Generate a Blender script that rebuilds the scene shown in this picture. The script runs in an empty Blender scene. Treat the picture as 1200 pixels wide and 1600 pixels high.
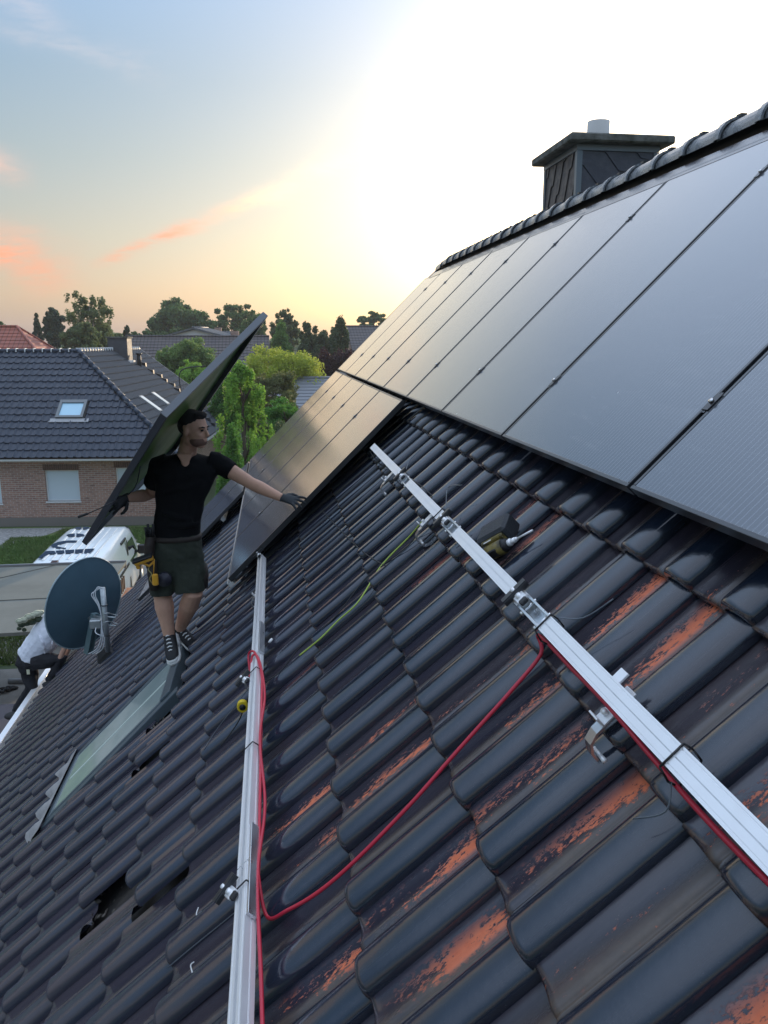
import bpy, math, random
import numpy as np
from mathutils import Matrix, Vector
sc = bpy.context.scene
COL = sc.collection
R_ = math.radians
random.seed(7); rng = np.random.default_rng(7)
# ------------------------------------------------------------------ camera
H = 7.2                                            # eye height above the ground
YAW, PITCH, FPX = R_(7.9), R_(12.1), 1235.7
cam = bpy.data.cameras.new('camera'); camo = bpy.data.objects.new('camera', cam); COL.objects.link(camo)
cam.sensor_fit = 'VERTICAL'; cam.sensor_height = 32.0; cam.lens = 32.0*FPX/1600
cam.clip_start = 0.05; cam.clip_end = 4000
F = Vector((math.sin(YAW)*math.cos(PITCH), math.cos(YAW)*math.cos(PITCH), -math.sin(PITCH)))
Rv = Vector((math.cos(YAW), -math.sin(YAW), 0)); Uv = Rv.cross(F)
camo.matrix_world = Matrix(((Rv.x, Uv.x, -F.x, 0), (Rv.y, Uv.y, -F.y, 0), (Rv.z, Uv.z, -F.z, H), (0, 0, 0, 1)))
sc.camera = camo
# ------------------------------------------------------------------ view
sc.view_settings.view_transform = 'Standard'; sc.view_settings.look = 'None'
sc.view_settings.exposure = 0.8; sc.view_settings.gamma = 1; sc.view_settings.use_curve_mapping = False
# ------------------------------------------------------------------ sun
SAZ, SEL = R_(25), R_(9)
SD = Vector((math.sin(SAZ)*math.cos(SEL), math.cos(SAZ)*math.cos(SEL), math.sin(SEL)))
sl = bpy.data.lights.new('sun', 'SUN'); sl.energy = 2.2; sl.angle = R_(0.6); sl.color = (1, .78, .55)
so = bpy.data.objects.new('sun', sl); COL.objects.link(so); so.rotation_euler = SD.to_track_quat('Z', 'Y').to_euler()

def lin(r, g, b, a=1):
    f = lambda c: (c/255/12.92 if c/255 <= .04045 else ((c/255+.055)/1.055)**2.4)
    return (f(r), f(g), f(b), a)

class NT:                                          # tiny node-graph helper
    def __init__(s, nt): s.t = nt; s.n = nt.nodes; s.l = nt.links
    def new(s, t, **k):
        n = s.n.new(t)
        for a, b in k.items(): setattr(n, a, b)
        return n
    def put(s, sock, v):
        if v is None: return
        if isinstance(v, bpy.types.NodeSocket): s.l.new(v, sock)
        else:
            if hasattr(sock.default_value, '__len__') and not hasattr(v, '__len__'): v = [v]*len(sock.default_value)
            if hasattr(v, '__len__') and len(v) == 3 and len(sock.default_value) == 4: v = (*v, 1)
            sock.default_value = v
    def m(s, op, a, b=None, c=None, clamp=False):
        n = s.new('ShaderNodeMath', operation=op, use_clamp=clamp)
        s.put(n.inputs[0], a); s.put(n.inputs[1], b); s.put(n.inputs[2], c); return n.outputs[0]
    def vm(s, op, a, b=None):
        n = s.new('ShaderNodeVectorMath', operation=op); s.put(n.inputs[0], a); s.put(n.inputs[1], b)
        return n.outputs['Value'] if op in ('DOT_PRODUCT', 'LENGTH') else n.outputs[0]
    def ss(s, x, a, b):                            # smoothstep
        n = s.new('ShaderNodeMapRange', interpolation_type='SMOOTHSTEP'); s.put(n.inputs[0], x)
        n.inputs[1].default_value = a; n.inputs[2].default_value = b; return n.outputs[0]
    def mix(s, f, a, b, mode='MIX'):
        n = s.new('ShaderNodeMix', data_type='RGBA', blend_type=mode); s.put(n.inputs[0], f); s.put(n.inputs[6], a); s.put(n.inputs[7], b)
        return n.outputs[2]
    def noise(s, vec, scale, detail=3, rough=.5, out=0):
        n = s.new('ShaderNodeTexNoise'); s.put(n.inputs['Vector'], vec); n.inputs['Scale'].default_value = scale
        n.inputs['Detail'].default_value = detail; n.inputs['Roughness'].default_value = rough; return n.outputs[out]
    def ramp(s, f, stops):
        n = s.new('ShaderNodeValToRGB'); s.put(n.inputs[0], f); e = n.color_ramp.elements
        while len(e) < len(stops): e.new(.5)
        for i, (p, c) in enumerate(stops): e[i].position = p; e[i].color = c if len(c) == 4 else (*c, 1)
        return n.outputs[0]
    def sep(s, v):
        n = s.new('ShaderNodeSeparateXYZ'); s.put(n.inputs[0], v); return n.outputs
    def comb(s, x, y, z):
        n = s.new('ShaderNodeCombineXYZ'); s.put(n.inputs[0], x); s.put(n.inputs[1], y); s.put(n.inputs[2], z); return n.outputs[0]

# ------------------------------------------------------------------ sky
world = bpy.data.worlds.new('World'); sc.world = world; world.use_nodes = True
w = NT(world.node_tree); w.n.clear()
D = w.new('ShaderNodeTexCoord').outputs['Generated']; D = w.vm('NORMALIZE', D)
dx, dy, dz = w.sep(D)
nish = w.new('ShaderNodeTexSky', sky_type='NISHITA'); nish.sun_disc = False; nish.sun_elevation = SEL; nish.sun_rotation = SAZ
nish.dust_density = 2.5; nish.air_density = 1.0; nish.ozone_density = 1.5
nishc = w.mix(1.0, nish.outputs[0], (.034, .034, .036, 1), 'MULTIPLY')
zz = w.m('MAXIMUM', dz, -0.1)
base = w.ramp(w.m('ADD', zz, .1), [(0, lin(86, 82, 82)), (.10, lin(114, 106, 110)), (.155, lin(132, 116, 106)), (.22, lin(122, 120, 112)),
    (.30, lin(106, 118, 121)), (.38, lin(96, 118, 134)), (.46, lin(100, 128, 156)), (.70, lin(182, 204, 234)), (1, lin(212, 226, 250))])
dt = w.m('MAXIMUM', w.vm('DOT_PRODUCT', D, tuple(SD)), 0.0)
g = w.m('ADD', w.m('MULTIPLY', w.m('POWER', dt, 46.0), .46), w.m('MULTIPLY', w.m('POWER', dt, 14.0), .07))
gc = w.mix(w.ss(zz, .01, .19), (1, .70, .42, 1), (1, .94, .86, 1))
sky = w.mix(1.0, base, w.mix(1.0, gc, g, 'MULTIPLY'), 'ADD')
back = w.vm('DOT_PRODUCT', D, tuple(SD))
sky = w.mix(1.0, sky, w.m('MULTIPLY_ADD', back, .17, .83), 'MULTIPLY')   # dusk side a little dimmer
sky = w.mix(1.0, sky, nishc, 'ADD')
# thin sunset clouds: streaks given by azimuth and elevation
az = w.m('ARCTAN2', dx, dy); el = w.m('ARCSINE', dz)
AE = w.comb(az, el, 0.0)
wob = w.noise(AE, 9.0, 5, .6); wob2 = w.noise(w.comb(w.m('MULTIPLY', az, .35), el, 3.0), 26.0, 6, .62)
def streak(a0, e0, a1, e1, wd, amp):
    a0, e0, a1, e1, wd = map(R_, (a0, e0, a1, e1, wd)); L = math.hypot(a1-a0, e1-e0); ux, uy = (a1-a0)/L, (e1-e0)/L
    px = w.m('SUBTRACT', az, a0); py = w.m('SUBTRACT', el, e0)
    t = w.m('DIVIDE', w.m('ADD', w.m('MULTIPLY', px, ux), w.m('MULTIPLY', py, uy)), L)
    n = w.m('SUBTRACT', w.m('MULTIPLY', py, ux), w.m('MULTIPLY', px, uy))
    n = w.m('ADD', n, w.m('MULTIPLY', w.m('SUBTRACT', wob, .5), wd*1.9))
    n = w.m('ADD', n, w.m('MULTIPLY', w.m('SUBTRACT', wob2, .5), wd*1.5))
    wide = w.m('MULTIPLY', w.m('MULTIPLY_ADD', t, .7, .45), wd)
    gg = w.m('EXPONENT', w.m('MULTIPLY', w.m('POWER', w.m('ABSOLUTE', w.m('DIVIDE', n, wide)), 2.0), -1.0))
    e = w.m('MULTIPLY', w.ss(t, -.08, .12), w.m('SUBTRACT', 1.0, w.ss(t, .78, 1.12)))
    return w.m('MULTIPLY', w.m('MULTIPLY', gg, e), amp)
cl = [streak(-11.0, 5.2, 7.2, 12.6, .60, 1.1), streak(-30, 7.6, -13, 4.8, 1.3, 1.0), streak(-24, 14, -15.0, 10.2, .8, .6),
      streak(-21, 18.3, -6, 16.6, .8, .35), streak(-22, 24.5, -12, 17.5, 1.1, .45), streak(3.5, 6.6, 8.5, 8.4, .3, .3),
      streak(-60, 12, -38, 8, 2.0, .6), streak(40, 9, 65, 15, 1.6, .4), streak(-48, 22, -30, 17, 1.5, .35), streak(-110, 14, -80, 10, 2.2, .4), streak(120, 12, 160, 18, 2.2, .35)]
cm = cl[0]
for c in cl[1:]: cm = w.m('MAXIMUM', cm, c)
fib = w.noise(w.comb(w.m('MULTIPLY_ADD', el, -1.2, az), w.m('MULTIPLY', el, 4.5), 7.0), 30.0, 7, .7)
cm = w.m('MULTIPLY', cm, w.m('MULTIPLY', w.ss(wob2, .25, .60), w.ss(fib, .20, .60)), clamp=True)
cc = w.ramp(w.m('MULTIPLY', dz, 3.0), [(0, lin(206, 134, 108)), (.28, lin(212, 146, 116)), (.5, lin(212, 166, 144)), (.8, lin(182, 176, 176)), (1, lin(172, 172, 182))])
cc = w.mix(w.ss(dt, .84, .965), cc, (1.0, .86, .60, 1))
sky = w.mix(cm, sky, cc)
bg = w.new('ShaderNodeBackground'); w.put(bg.inputs[0], sky); bg.inputs[1].default_value = 1.0
wo = w.new('ShaderNodeOutputWorld'); w.l.new(bg.outputs[0], wo.inputs[0])

# ------------------------------------------------------------------ geometry helpers
def ray(x, y):
    return F + Rv*((x-600)/FPX) - Uv*((y-800)/FPX)
EYE = Vector((0, 0, H))
def PX(x, y, Y):                                   # point seen at (x, y) of the photograph, Y metres along the ridge direction
    d = ray(x, y); return EYE + d*(Y/d.y)
def PZ(x, y, z):                                   # the same on a level plane
    d = ray(x, y); return EYE + d*((z-H)/d.z)
S2 = 2**-.5
NN = Vector((-S2, 0, S2)); UP = Vector((S2, 0, S2)); P0 = Vector((.8915, 0, H-.3615))
def W(a, y, n): return P0 - UP*a + NN*n + Vector((0, y, 0))    # roof coordinates: a down the slope, y along the ridge, n above the panel plane
def PR(x, y, n=-.13):
    d = ray(x, y); q = P0+NN*n; t = ((q-EYE).dot(NN))/d.dot(NN); P = EYE+d*t
    return -(P-q).dot(UP), P.y
ROOF = Matrix(((0, S2, -S2, P0.x), (-1, 0, 0, 0), (0, S2, S2, P0.z), (0, 0, 0, 1)))   # local x = -y world, local y = up the slope, local z = outward
def RM(a, y, n): return Matrix.Translation(W(a, y, n)) @ Matrix(ROOF.to_3x3().to_4x4())

class MB:
    def __init__(s): s.v = []; s.f = []; s.mi = []; s.uv = None; s.sm = []
    def add(s, vs, fs, mi=0, smooth=False, M=None):
        o = len(s.v)
        s.v += [tuple(M @ Vector(v)) if M is not None else tuple(v) for v in vs]
        s.f += [tuple(i+o for i in f) for f in fs]; s.mi += [mi]*len(fs); s.sm += [smooth]*len(fs); return s
    def box(s, a, b, mi=0, M=None):
        x0, y0, z0 = a; x1, y1, z1 = b
        return s.add([(x0,y0,z0),(x1,y0,z0),(x1,y1,z0),(x0,y1,z0),(x0,y0,z1),(x1,y0,z1),(x1,y1,z1),(x0,y1,z1)],
                     [(0,3,2,1),(4,5,6,7),(0,1,5,4),(1,2,6,5),(2,3,7,6),(3,0,4,7)], mi, False, M)
    def bbox(s, a, b, c=.01, mi=0, M=None):        # box with chamfered edges
        a = Vector(a); b = Vector(b); lo = Vector([min(p, q) for p, q in zip(a, b)]); hi = Vector([max(p, q) for p, q in zip(a, b)])
        c = min(c, *(0.45*(hi[i]-lo[i]) for i in range(3)))
        vs = []; idx = {}
        for sx in (0, 1):
            for sy in (0, 1):
                for sz in (0, 1):
                    base = [(lo, hi)[sx].x, (lo, hi)[sy].y, (lo, hi)[sz].z]; sg = [1-2*sx, 1-2*sy, 1-2*sz]
                    for k in range(3):
                        p = [base[i]+(0 if i == k else sg[i]*c) for i in range(3)]
                        idx[(sx, sy, sz, k)] = len(vs); vs.append(p)
        fs = []
        for k in range(3):
            i, j = (k+1) % 3, (k+2) % 3
            for sgn in (0, 1):
                q = []
                for (u, v) in ((0,0),(1,0),(1,1),(0,1)):
                    c_ = [0,0,0]; c_[k] = sgn; c_[i] = u; c_[j] = v; q.append(idx[(*c_, k)])
                fs.append(tuple(q) if sgn else tuple(reversed(q)))
        for k in range(3):                          # edges
            i, j = (k+1) % 3, (k+2) % 3
            for u in (0, 1):
                for v in (0, 1):
                    A = [0,0,0]; B = [0,0,0]; A[i] = B[i] = u; A[j] = B[j] = v; B[k] = 1
                    fs.append((idx[(*A, i)], idx[(*B, i)], idx[(*B, j)], idx[(*A, j)]))
        for sx in (0,1):
            for sy in (0,1):
                for sz in (0,1): fs.append(tuple(idx[(sx,sy,sz,k)] for k in range(3)))
        return s.add(vs, fs, mi, False, M)
    def tube(s, pts, r, n=8, mi=0, caps=True, M=None, flat=None):
        pts = [Vector(p) for p in pts]; k = len(pts); r = r if hasattr(r, '__len__') else [r]*k
        vs = []; fs = []; prev = None
        for i, p in enumerate(pts):
            t = (pts[min(i+1, k-1)]-pts[max(i-1, 0)]).normalized()
            if prev is None:
                u = t.cross(Vector((0, 0, 1))); u = u if u.length > .05 else t.cross(Vector((0, 1, 0)))
                if flat is not None: u = Vector(flat) - t*Vector(flat).dot(t)
                u.normalize()
            else: u = (prev - t*prev.dot(t)).normalized()
            prev = u; v = t.cross(u)
            ru, rv = r[i] if hasattr(r[i], '__len__') else (r[i], r[i])
            for j in range(n):
                a = 2*math.pi*j/n; vs.append(p+u*(ru*math.cos(a))+v*(rv*math.sin(a)))
        for i in range(k-1):
            for j in range(n): fs.append((i*n+j, i*n+(j+1) % n, (i+1)*n+(j+1) % n, (i+1)*n+j))
        if caps: fs += [tuple(range(n-1, -1, -1)), tuple(range((k-1)*n, k*n))]
        return s.add(vs, fs, mi, True, M)
    def ell(s, c, r, n=14, mi=0, axes=None, M=None):
        c = Vector(c); vs = []; fs = []; m = n//2
        ax = axes or (Vector((1,0,0)), Vector((0,1,0)), Vector((0,0,1)))
        r = r if hasattr(r, '__len__') else (r, r, r)
        for i in range(m+1):
            th = math.pi*(i)/m
            for j in range(n):
                ph = 2*math.pi*j/n
                vs.append(c+ax[0]*(r[0]*math.sin(th)*math.cos(ph))+ax[1]*(r[1]*math.sin(th)*math.sin(ph))+ax[2]*(r[2]*math.cos(th)))
        for i in range(m):
            for j in range(n): fs.append((i*n+j, (i+1)*n+j, (i+1)*n+(j+1) % n, i*n+(j+1) % n))
        return s.add(vs, fs, mi, True, M)
    def rings(s, rs, mi=0, caps=True, smooth=True, M=None):   # list of equal-length vertex rings
        n = len(rs[0]); vs = [v for r in rs for v in r]; fs = []
        for i in range(len(rs)-1):
            for j in range(n): fs.append((i*n+j, i*n+(j+1) % n, (i+1)*n+(j+1) % n, (i+1)*n+j))
        if caps: fs += [tuple(range(n-1, -1, -1)), tuple(range((len(rs)-1)*n, len(rs)*n))]
        return s.add(vs, fs, mi, smooth, M)
    def prism(s, poly, a, b, mi=0, M=None):        # polygon list of 3-vectors moved from offset a to offset b
        a = Vector(a); b = Vector(b); return s.rings([[Vector(p)+a for p in poly], [Vector(p)+b for p in poly]], mi, True, False, M)
    def quad(s, a, b, c, d, mi=0): return s.add([a, b, c, d], [(0, 1, 2, 3)], mi)
    def mesh(s, name, mats):
        me = bpy.data.meshes.new(name); me.from_pydata([tuple(v) for v in s.v], [], s.f)
        for m in (mats if isinstance(mats, (list, tuple)) else [mats]): me.materials.append(m)
        me.polygons.foreach_set('material_index', s.mi); me.polygons.foreach_set('use_smooth', s.sm)
        if s.uv is not None:
            l = me.uv_layers.new(name='UVMap'); idx = np.zeros(len(me.loops), int); me.loops.foreach_get('vertex_index', idx)
            l.data.foreach_set('uv', np.array(s.uv, float)[idx].ravel())
        me.update(); return me

MW = {}                                            # world matrices of parents
def link(name, data, parent=None, M=None):
    o = bpy.data.objects.new(name, data); COL.objects.link(o)
    M = M or Matrix.Identity(4)
    if parent is not None:
        o.parent = parent; o.matrix_parent_inverse = MW[parent.name].inverted()
    o.matrix_basis = M; MW[o.name] = M
    return o
def obj(name, mb, mats, parent=None, M=None, bevel=0):
    o = link(name, mb if isinstance(mb, bpy.types.Mesh) else mb.mesh(name, mats), parent, M)
    if bevel:
        b = o.modifiers.new('bevel', 'BEVEL'); b.width = bevel; b.segments = 2; b.limit_method = 'ANGLE'
    return o
def tag(o, label=None, cat=None, group=None, kind=None):
    if label: o['label'] = label
    if cat: o['category'] = cat
    if group: o['group'] = group
    if kind: o['kind'] = kind
    return o
def thing(name, label, cat, loc=(0, 0, 0), group=None):
    o = link(name, None, None, Matrix.Translation(Vector(loc))); o.empty_display_size = .2
    return tag(o, label, cat, group)

# ------------------------------------------------------------------ materials
def mat(name, col=(.5, .5, .5), rough=.5, metal=0, spec=.5, bump=None, var=None, coat=0, trans=0, emis=None):
    m = bpy.data.materials.new(name); m.use_nodes = True; t = NT(m.node_tree); b = t.n['Principled BSDF']
    t.put(b.inputs['Base Color'], col if len(col) == 4 else (*col, 1)); b.inputs['Roughness'].default_value = rough
    b.inputs['Metallic'].default_value = metal; b.inputs['Specular IOR Level'].default_value = spec
    b.inputs['Coat Weight'].default_value = coat; b.inputs['Transmission Weight'].default_value = trans
    P = t.new('ShaderNodeTexCoord').outputs['Object']
    if var:                                        # (scale, amount, second colour)
        f = t.noise(P, var[0], 5, .6); f = t.ss(f, .35, .7)
        t.put(b.inputs['Base Color'], t.mix(t.m('MULTIPLY', f, var[1]), (*col[:3], 1), (*var[2][:3], 1)))
        t.put(b.inputs['Roughness'], t.m('MULTIPLY_ADD', f, .12, rough-.03))
    if bump:
        bn = t.new('ShaderNodeBump'); bn.inputs['Strength'].default_value = bump[1]; bn.inputs['Distance'].default_value = .01
        t.put(bn.inputs['Height'], t.noise(P, bump[0], 5, .6)); t.l.new(bn.outputs[0], b.inputs['Normal'])
    return m
M = {}
M['alu'] = mat('aluminium', (.80, .82, .84), .30, 1, bump=(300, .05), var=(14, .4, (.60, .62, .65)))
M['alu_bright'] = mat('aluminium_bright', (.90, .90, .90), .38, .45, var=(9, .3, (.7, .71, .73)))
M['steel'] = mat('stainless_steel', (.66, .67, .68), .28, 1, var=(25, .5, (.45, .45, .45)))
M['galv'] = mat('galvanised_steel', (.42, .46, .47), .45, .7, var=(18, .6, (.30, .34, .35)))
M['black_metal'] = mat('black_anodised', (.018, .019, .022), .33, .0, .6)
M['black_frame'] = mat('panel_frame', (.022, .024, .028), .30, .0, .8)
M['black_plastic'] = mat('black_plastic', (.014, .014, .016), .5)
M['rubber'] = mat('dark_rubber', (.02, .02, .02), .75)
M['red_cable'] = mat('red_cable', (.52, .018, .045), .38)
M['green_wire'] = mat('yellow_green_wire', (.42, .55, .08), .4)
M['yellow'] = mat('yellow_plastic', (.72, .52, .02), .4)
M['orange_tool'] = mat('tool_yellow', (.72, .36, .03), .45)
M['white_plastic'] = mat('white_plastic', (.78, .78, .76), .4)
M['white_paint'] = mat('white_paint', (.78, .80, .80), .45, var=(2.5, .3, (.66, .68, .68)))
M['grey_paint'] = mat('grey_paint', (.22, .23, .24), .5)
M['lead'] = mat('lead_flashing', (.40, .41, .42), .55, .2, var=(20, .7, (.26, .27, .28)), bump=(40, .5))
M['mortar'] = mat('mortar', (.14, .125, .105), .9, var=(30, .9, (.05, .04, .035)), bump=(60, 1))
M['batten'] = mat('roof_underlay', (.030, .027, .024), .85, bump=(30, .5), var=(14, .8, (.07, .06, .05)))
M['concrete'] = mat('concrete_slab', (.17, .17, .155), .85, var=(9, .9, (.055, .06, .045)), bump=(60, .8))
M['leaf_dummy'] = None

def tile_material():
    m = bpy.data.materials.new('glazed_roof_tile'); m.use_nodes = True; t = NT(m.node_tree); b = t.n['Principled BSDF']
    geo = t.new('ShaderNodeNewGeometry').outputs['Position']
    uvn = t.new('ShaderNodeTexCoord').outputs['UV']; u, v, _ = t.sep(uvn)
    rel = t.vm('SUBTRACT', geo, tuple(P0))
    a = t.m('MULTIPLY', t.vm('DOT_PRODUCT', rel, tuple(UP)), -1.0); y = t.sep(geo)[1]
    cell = t.comb(t.m('FLOOR', t.m('DIVIDE', t.m('SUBTRACT', y, .161-.24*20), .24)), t.m('CEIL', t.m('DIVIDE', t.m('SUBTRACT', a, .83), .36)), 0.0)
    wn = t.new('ShaderNodeTexWhiteNoise', noise_dimensions='3D'); t.put(wn.inputs[0], cell); r1 = wn.outputs[0]; rc = t.sep(wn.outputs[1])
    A3 = t.comb(t.m('MULTIPLY', a, 1.0), y, 0.0)
    n1 = t.noise(geo, 3.0, 4, .6); n2 = t.noise(geo, 45.0, 4, .65); n3 = t.noise(t.comb(t.m('MULTIPLY', a, 9.0), t.m('MULTIPLY', y, 26.0), r1), 1.0, 6, .72)
    nf = t.noise(geo, 420.0, 2, .5)
    pan = t.m('MULTIPLY', t.ss(u, .52, .58), t.m('SUBTRACT', 1.0, t.ss(u, .97, .999)))
    groove = t.m('MULTIPLY', t.ss(u, .47, .50), t.m('SUBTRACT', 1.0, t.ss(u, .56, .78)))
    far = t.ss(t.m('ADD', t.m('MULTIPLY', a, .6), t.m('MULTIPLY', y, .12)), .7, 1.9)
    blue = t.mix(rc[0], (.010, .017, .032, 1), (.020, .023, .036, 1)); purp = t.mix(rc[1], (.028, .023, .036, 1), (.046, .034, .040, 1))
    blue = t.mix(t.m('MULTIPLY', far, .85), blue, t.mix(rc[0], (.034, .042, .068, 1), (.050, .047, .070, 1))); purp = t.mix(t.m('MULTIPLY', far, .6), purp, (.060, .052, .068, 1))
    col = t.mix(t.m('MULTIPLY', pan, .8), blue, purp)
    # brown wear and dirt along the foot of the roll, heavier on some tiles
    worn = t.m('MULTIPLY', t.m('SUBTRACT', 1.0, t.ss(y, 1.5, 4.6)), t.m('SUBTRACT', 1.0, t.ss(a, .9, 2.4)))
    worn = t.m('MULTIPLY', worn, t.m('MULTIPLY_ADD', t.ss(a, .1, .65), .35, .65))
    dm = t.m('MULTIPLY', groove, t.m('MULTIPLY', t.ss(t.m('ADD', n1, t.m('MULTIPLY', n3, .6)), .55, .95), t.m('MULTIPLY_ADD', worn, .75, .30)), clamp=True)
    col = t.mix(dm, col, t.mix(n2, (.045, .032, .024, 1), (.12, .085, .06, 1)))
    # chipped glaze showing the orange clay
    pk = t.m('MULTIPLY', t.ss(u, .55, .62), t.m('SUBTRACT', 1.0, t.ss(u, .70, .96)))
    sel = t.ss(t.m('ADD', rc[2], t.m('MULTIPLY', t.m('SUBTRACT', worn, .62), 1.0)), .64, .78)
    big = t.noise(t.comb(t.m('MULTIPLY', a, 3.2), t.m('MULTIPLY', y, 9.0), t.m('MULTIPLY', r1, 9.0)), 1.0, 2, .5)
    fine = t.noise(t.comb(t.m('MULTIPLY', a, 40.0), t.m('MULTIPLY', y, 70.0), 0.0), 1.0, 8, .78)
    chip = t.m('MULTIPLY', t.m('MULTIPLY', pk, sel), t.ss(t.m('ADD', t.m('ADD', t.m('MULTIPLY', big, 1.25), t.m('MULTIPLY', fine, 1.75)), t.m('MULTIPLY', v, .20)), 1.68, 1.76), clamp=True)
    halo = t.m('MULTIPLY', t.m('MULTIPLY', pk, sel), t.ss(t.m('ADD', t.m('MULTIPLY', big, 1.4), t.m('MULTIPLY', fine, .6)), .95, 1.35), clamp=True)
    col = t.mix(t.m('MULTIPLY', halo, .30), col, (.11, .055, .042, 1))
    col = t.mix(chip, col, t.mix(n2, (.55, .085, .022, 1), (.80, .22, .085, 1)))
    # dust runs, worn lips and crests
    run = t.noise(t.comb(t.m('MULTIPLY', a, 2.2), t.m('MULTIPLY', y, 55.0), t.m('MULTIPLY', r1, 5.0)), 1.0, 5, .7)
    col = t.mix(t.m('MULTIPLY', t.ss(run, .48, .75), .16), col, (.115, .105, .105, 1))
    lip = t.m('MULTIPLY', t.m('SUBTRACT', 1.0, t.ss(v, .004, .030)), t.ss(n2, .42, .62))
    crs = t.m('MULTIPLY', t.m('MULTIPLY', t.ss(u, .42, .455), t.m('SUBTRACT', 1.0, t.ss(u, .475, .50))), t.ss(n3, .50, .68))
    col = t.mix(t.m('MULTIPLY', t.m('MAXIMUM', lip, crs), .7), col, (.13, .075, .05, 1))
    # dust specks
    col = t.mix(t.m('MULTIPLY', t.ss(nf, .70, .78), .35), col, (.16, .16, .17, 1))
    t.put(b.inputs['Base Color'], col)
    ro = t.m('MULTIPLY_ADD', n1, .09, t.m('MULTIPLY_ADD', rc[1], .06, .07))
    ro = t.m('ADD', ro, t.m('MULTIPLY', pan, .05))
    ro = t.m('ADD', ro, t.m('MULTIPLY', t.m('MAXIMUM', chip, t.m('MULTIPLY', dm, .6)), .45), clamp=True)
    ro = t.m('ADD', ro, t.m('MULTIPLY', t.ss(run, .45, .75), .05)); t.put(b.inputs['Roughness'], ro); b.inputs['Specular IOR Level'].default_value = .85
    bn = t.new('ShaderNodeBump'); bn.inputs['Strength'].default_value = .35; bn.inputs['Distance'].default_value = .002
    hh = t.m('SUBTRACT', t.m('ADD', t.m('MULTIPLY', n2, .5), t.m('MULTIPLY', n1, 2.5)), t.m('MULTIPLY', chip, .8))
    t.put(bn.inputs['Height'], hh); t.l.new(bn.outputs[0], b.inputs['Normal'])
    return m
M['tile'] = tile_material()

def panel_glass():
    m = bpy.data.materials.new('panel_glass'); m.use_nodes = True; t = NT(m.node_tree); b = t.n['Principled BSDF']
    P = t.new('ShaderNodeTexCoord').outputs['Object']; x, y, _ = t.sep(P)
    geo = t.new('ShaderNodeNewGeometry').outputs['Position']
    ln = t.m('PINGPONG', x, .0095); line = t.m('SUBTRACT', 1.0, t.ss(ln, .0006, .0016))
    cy = t.m('PINGPONG', y, .0455); gap = t.m('SUBTRACT', 1.0, t.ss(cy, .0008, .002))
    col = t.mix(t.m('MULTIPLY', line, .45), (.016, .022, .038, 1), (.26, .29, .33, 1)); col = t.mix(t.m('MULTIPLY', gap, .35), col, (.05, .055, .07, 1))
    vo = t.new('ShaderNodeTexVoronoi'); t.put(vo.inputs['Vector'], geo); vo.inputs['Scale'].default_value = 5.5
    sp = t.m('SUBTRACT', 1.0, t.ss(vo.outputs['Distance'], .018, .032))
    sm = t.noise(t.vm('MULTIPLY', P, (1.0, 6.0, 1.0)), 3.0, 5, .65); smear = t.ss(sm, .50, .78)
    scr = t.noise(t.vm('MULTIPLY', geo, (2.0, 3.0, 30.0)), 2.0, 3, .6); scr = t.m('MULTIPLY', t.ss(scr, .70, .74), .3)
    dirt = t.m('MAXIMUM', t.m('MULTIPLY', sp, .8), t.m('ADD', t.m('MULTIPLY', smear, .10), t.m('MULTIPLY', scr, .3)), clamp=True)
    col = t.mix(dirt, col, (.42, .44, .45, 1))
    t.put(b.inputs['Base Color'], col)
    t.put(b.inputs['Roughness'], t.m('ADD', t.m('MULTIPLY_ADD', smear, .07, .12), t.m('MULTIPLY', sp, .4)))
    b.inputs['IOR'].default_value = 1.9; b.inputs['Coat Weight'].default_value = .6; b.inputs['Coat Roughness'].default_value = .13
    bn = t.new('ShaderNodeBump'); bn.inputs['Strength'].default_value = .04; bn.inputs['Distance'].default_value = .01
    t.put(bn.inputs['Height'], t.noise(P, 5, 2)); t.l.new(bn.outputs[0], b.inputs['Normal']); return m
M['glass_pv'] = panel_glass()

def brick_material(name, c1, c2, mort, sc_=1.0, wall_axis=0):
    m = bpy.data.materials.new(name); m.use_nodes = True; t = NT(m.node_tree); b = t.n['Principled BSDF']
    P = t.new('ShaderNodeTexCoord').outputs['Object']; x, y, z = t.sep(P)
    v = t.comb(t.m('ADD', x, y), z, 0.0)
    br = t.new('ShaderNodeTexBrick'); t.put(br.inputs['Vector'], v); br.inputs['Scale'].default_value = 1.0
    br.inputs['Brick Width'].default_value = .25*sc_; br.inputs['Row Height'].default_value = .083*sc_; br.inputs['Mortar Size'].default_value = .011
    br.inputs['Color1'].default_value = (*c1, 1); br.inputs['Color2'].default_value = (*c2, 1); br.inputs['Mortar'].default_value = (*mort, 1); br.inputs['Bias'].default_value = -.1
    n = t.noise(t.comb(t.m('MULTIPLY', t.m('ADD', x, y), 4.0), t.m('MULTIPLY', z, 12.0), 0.0), 1.0, 4, .7)
    col = t.mix(t.m('MULTIPLY', t.ss(n, .5, .75), .6), br.outputs[0], (.035, .028, .028, 1))
    t.put(b.inputs['Base Color'], col); b.inputs['Roughness'].default_value = .85
    bn = t.new('ShaderNodeBump'); bn.inputs['Strength'].default_value = .6; bn.inputs['Distance'].default_value = .01
    t.put(bn.inputs['Height'], t.m('SUBTRACT', 1.0, br.outputs['Fac'])); t.l.new(bn.outputs[0], b.inputs['Normal']); return m
M['brick'] = brick_material('brick_wall', (.42, .24, .18), (.29, .16, .125), (.46, .40, .35))

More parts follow.
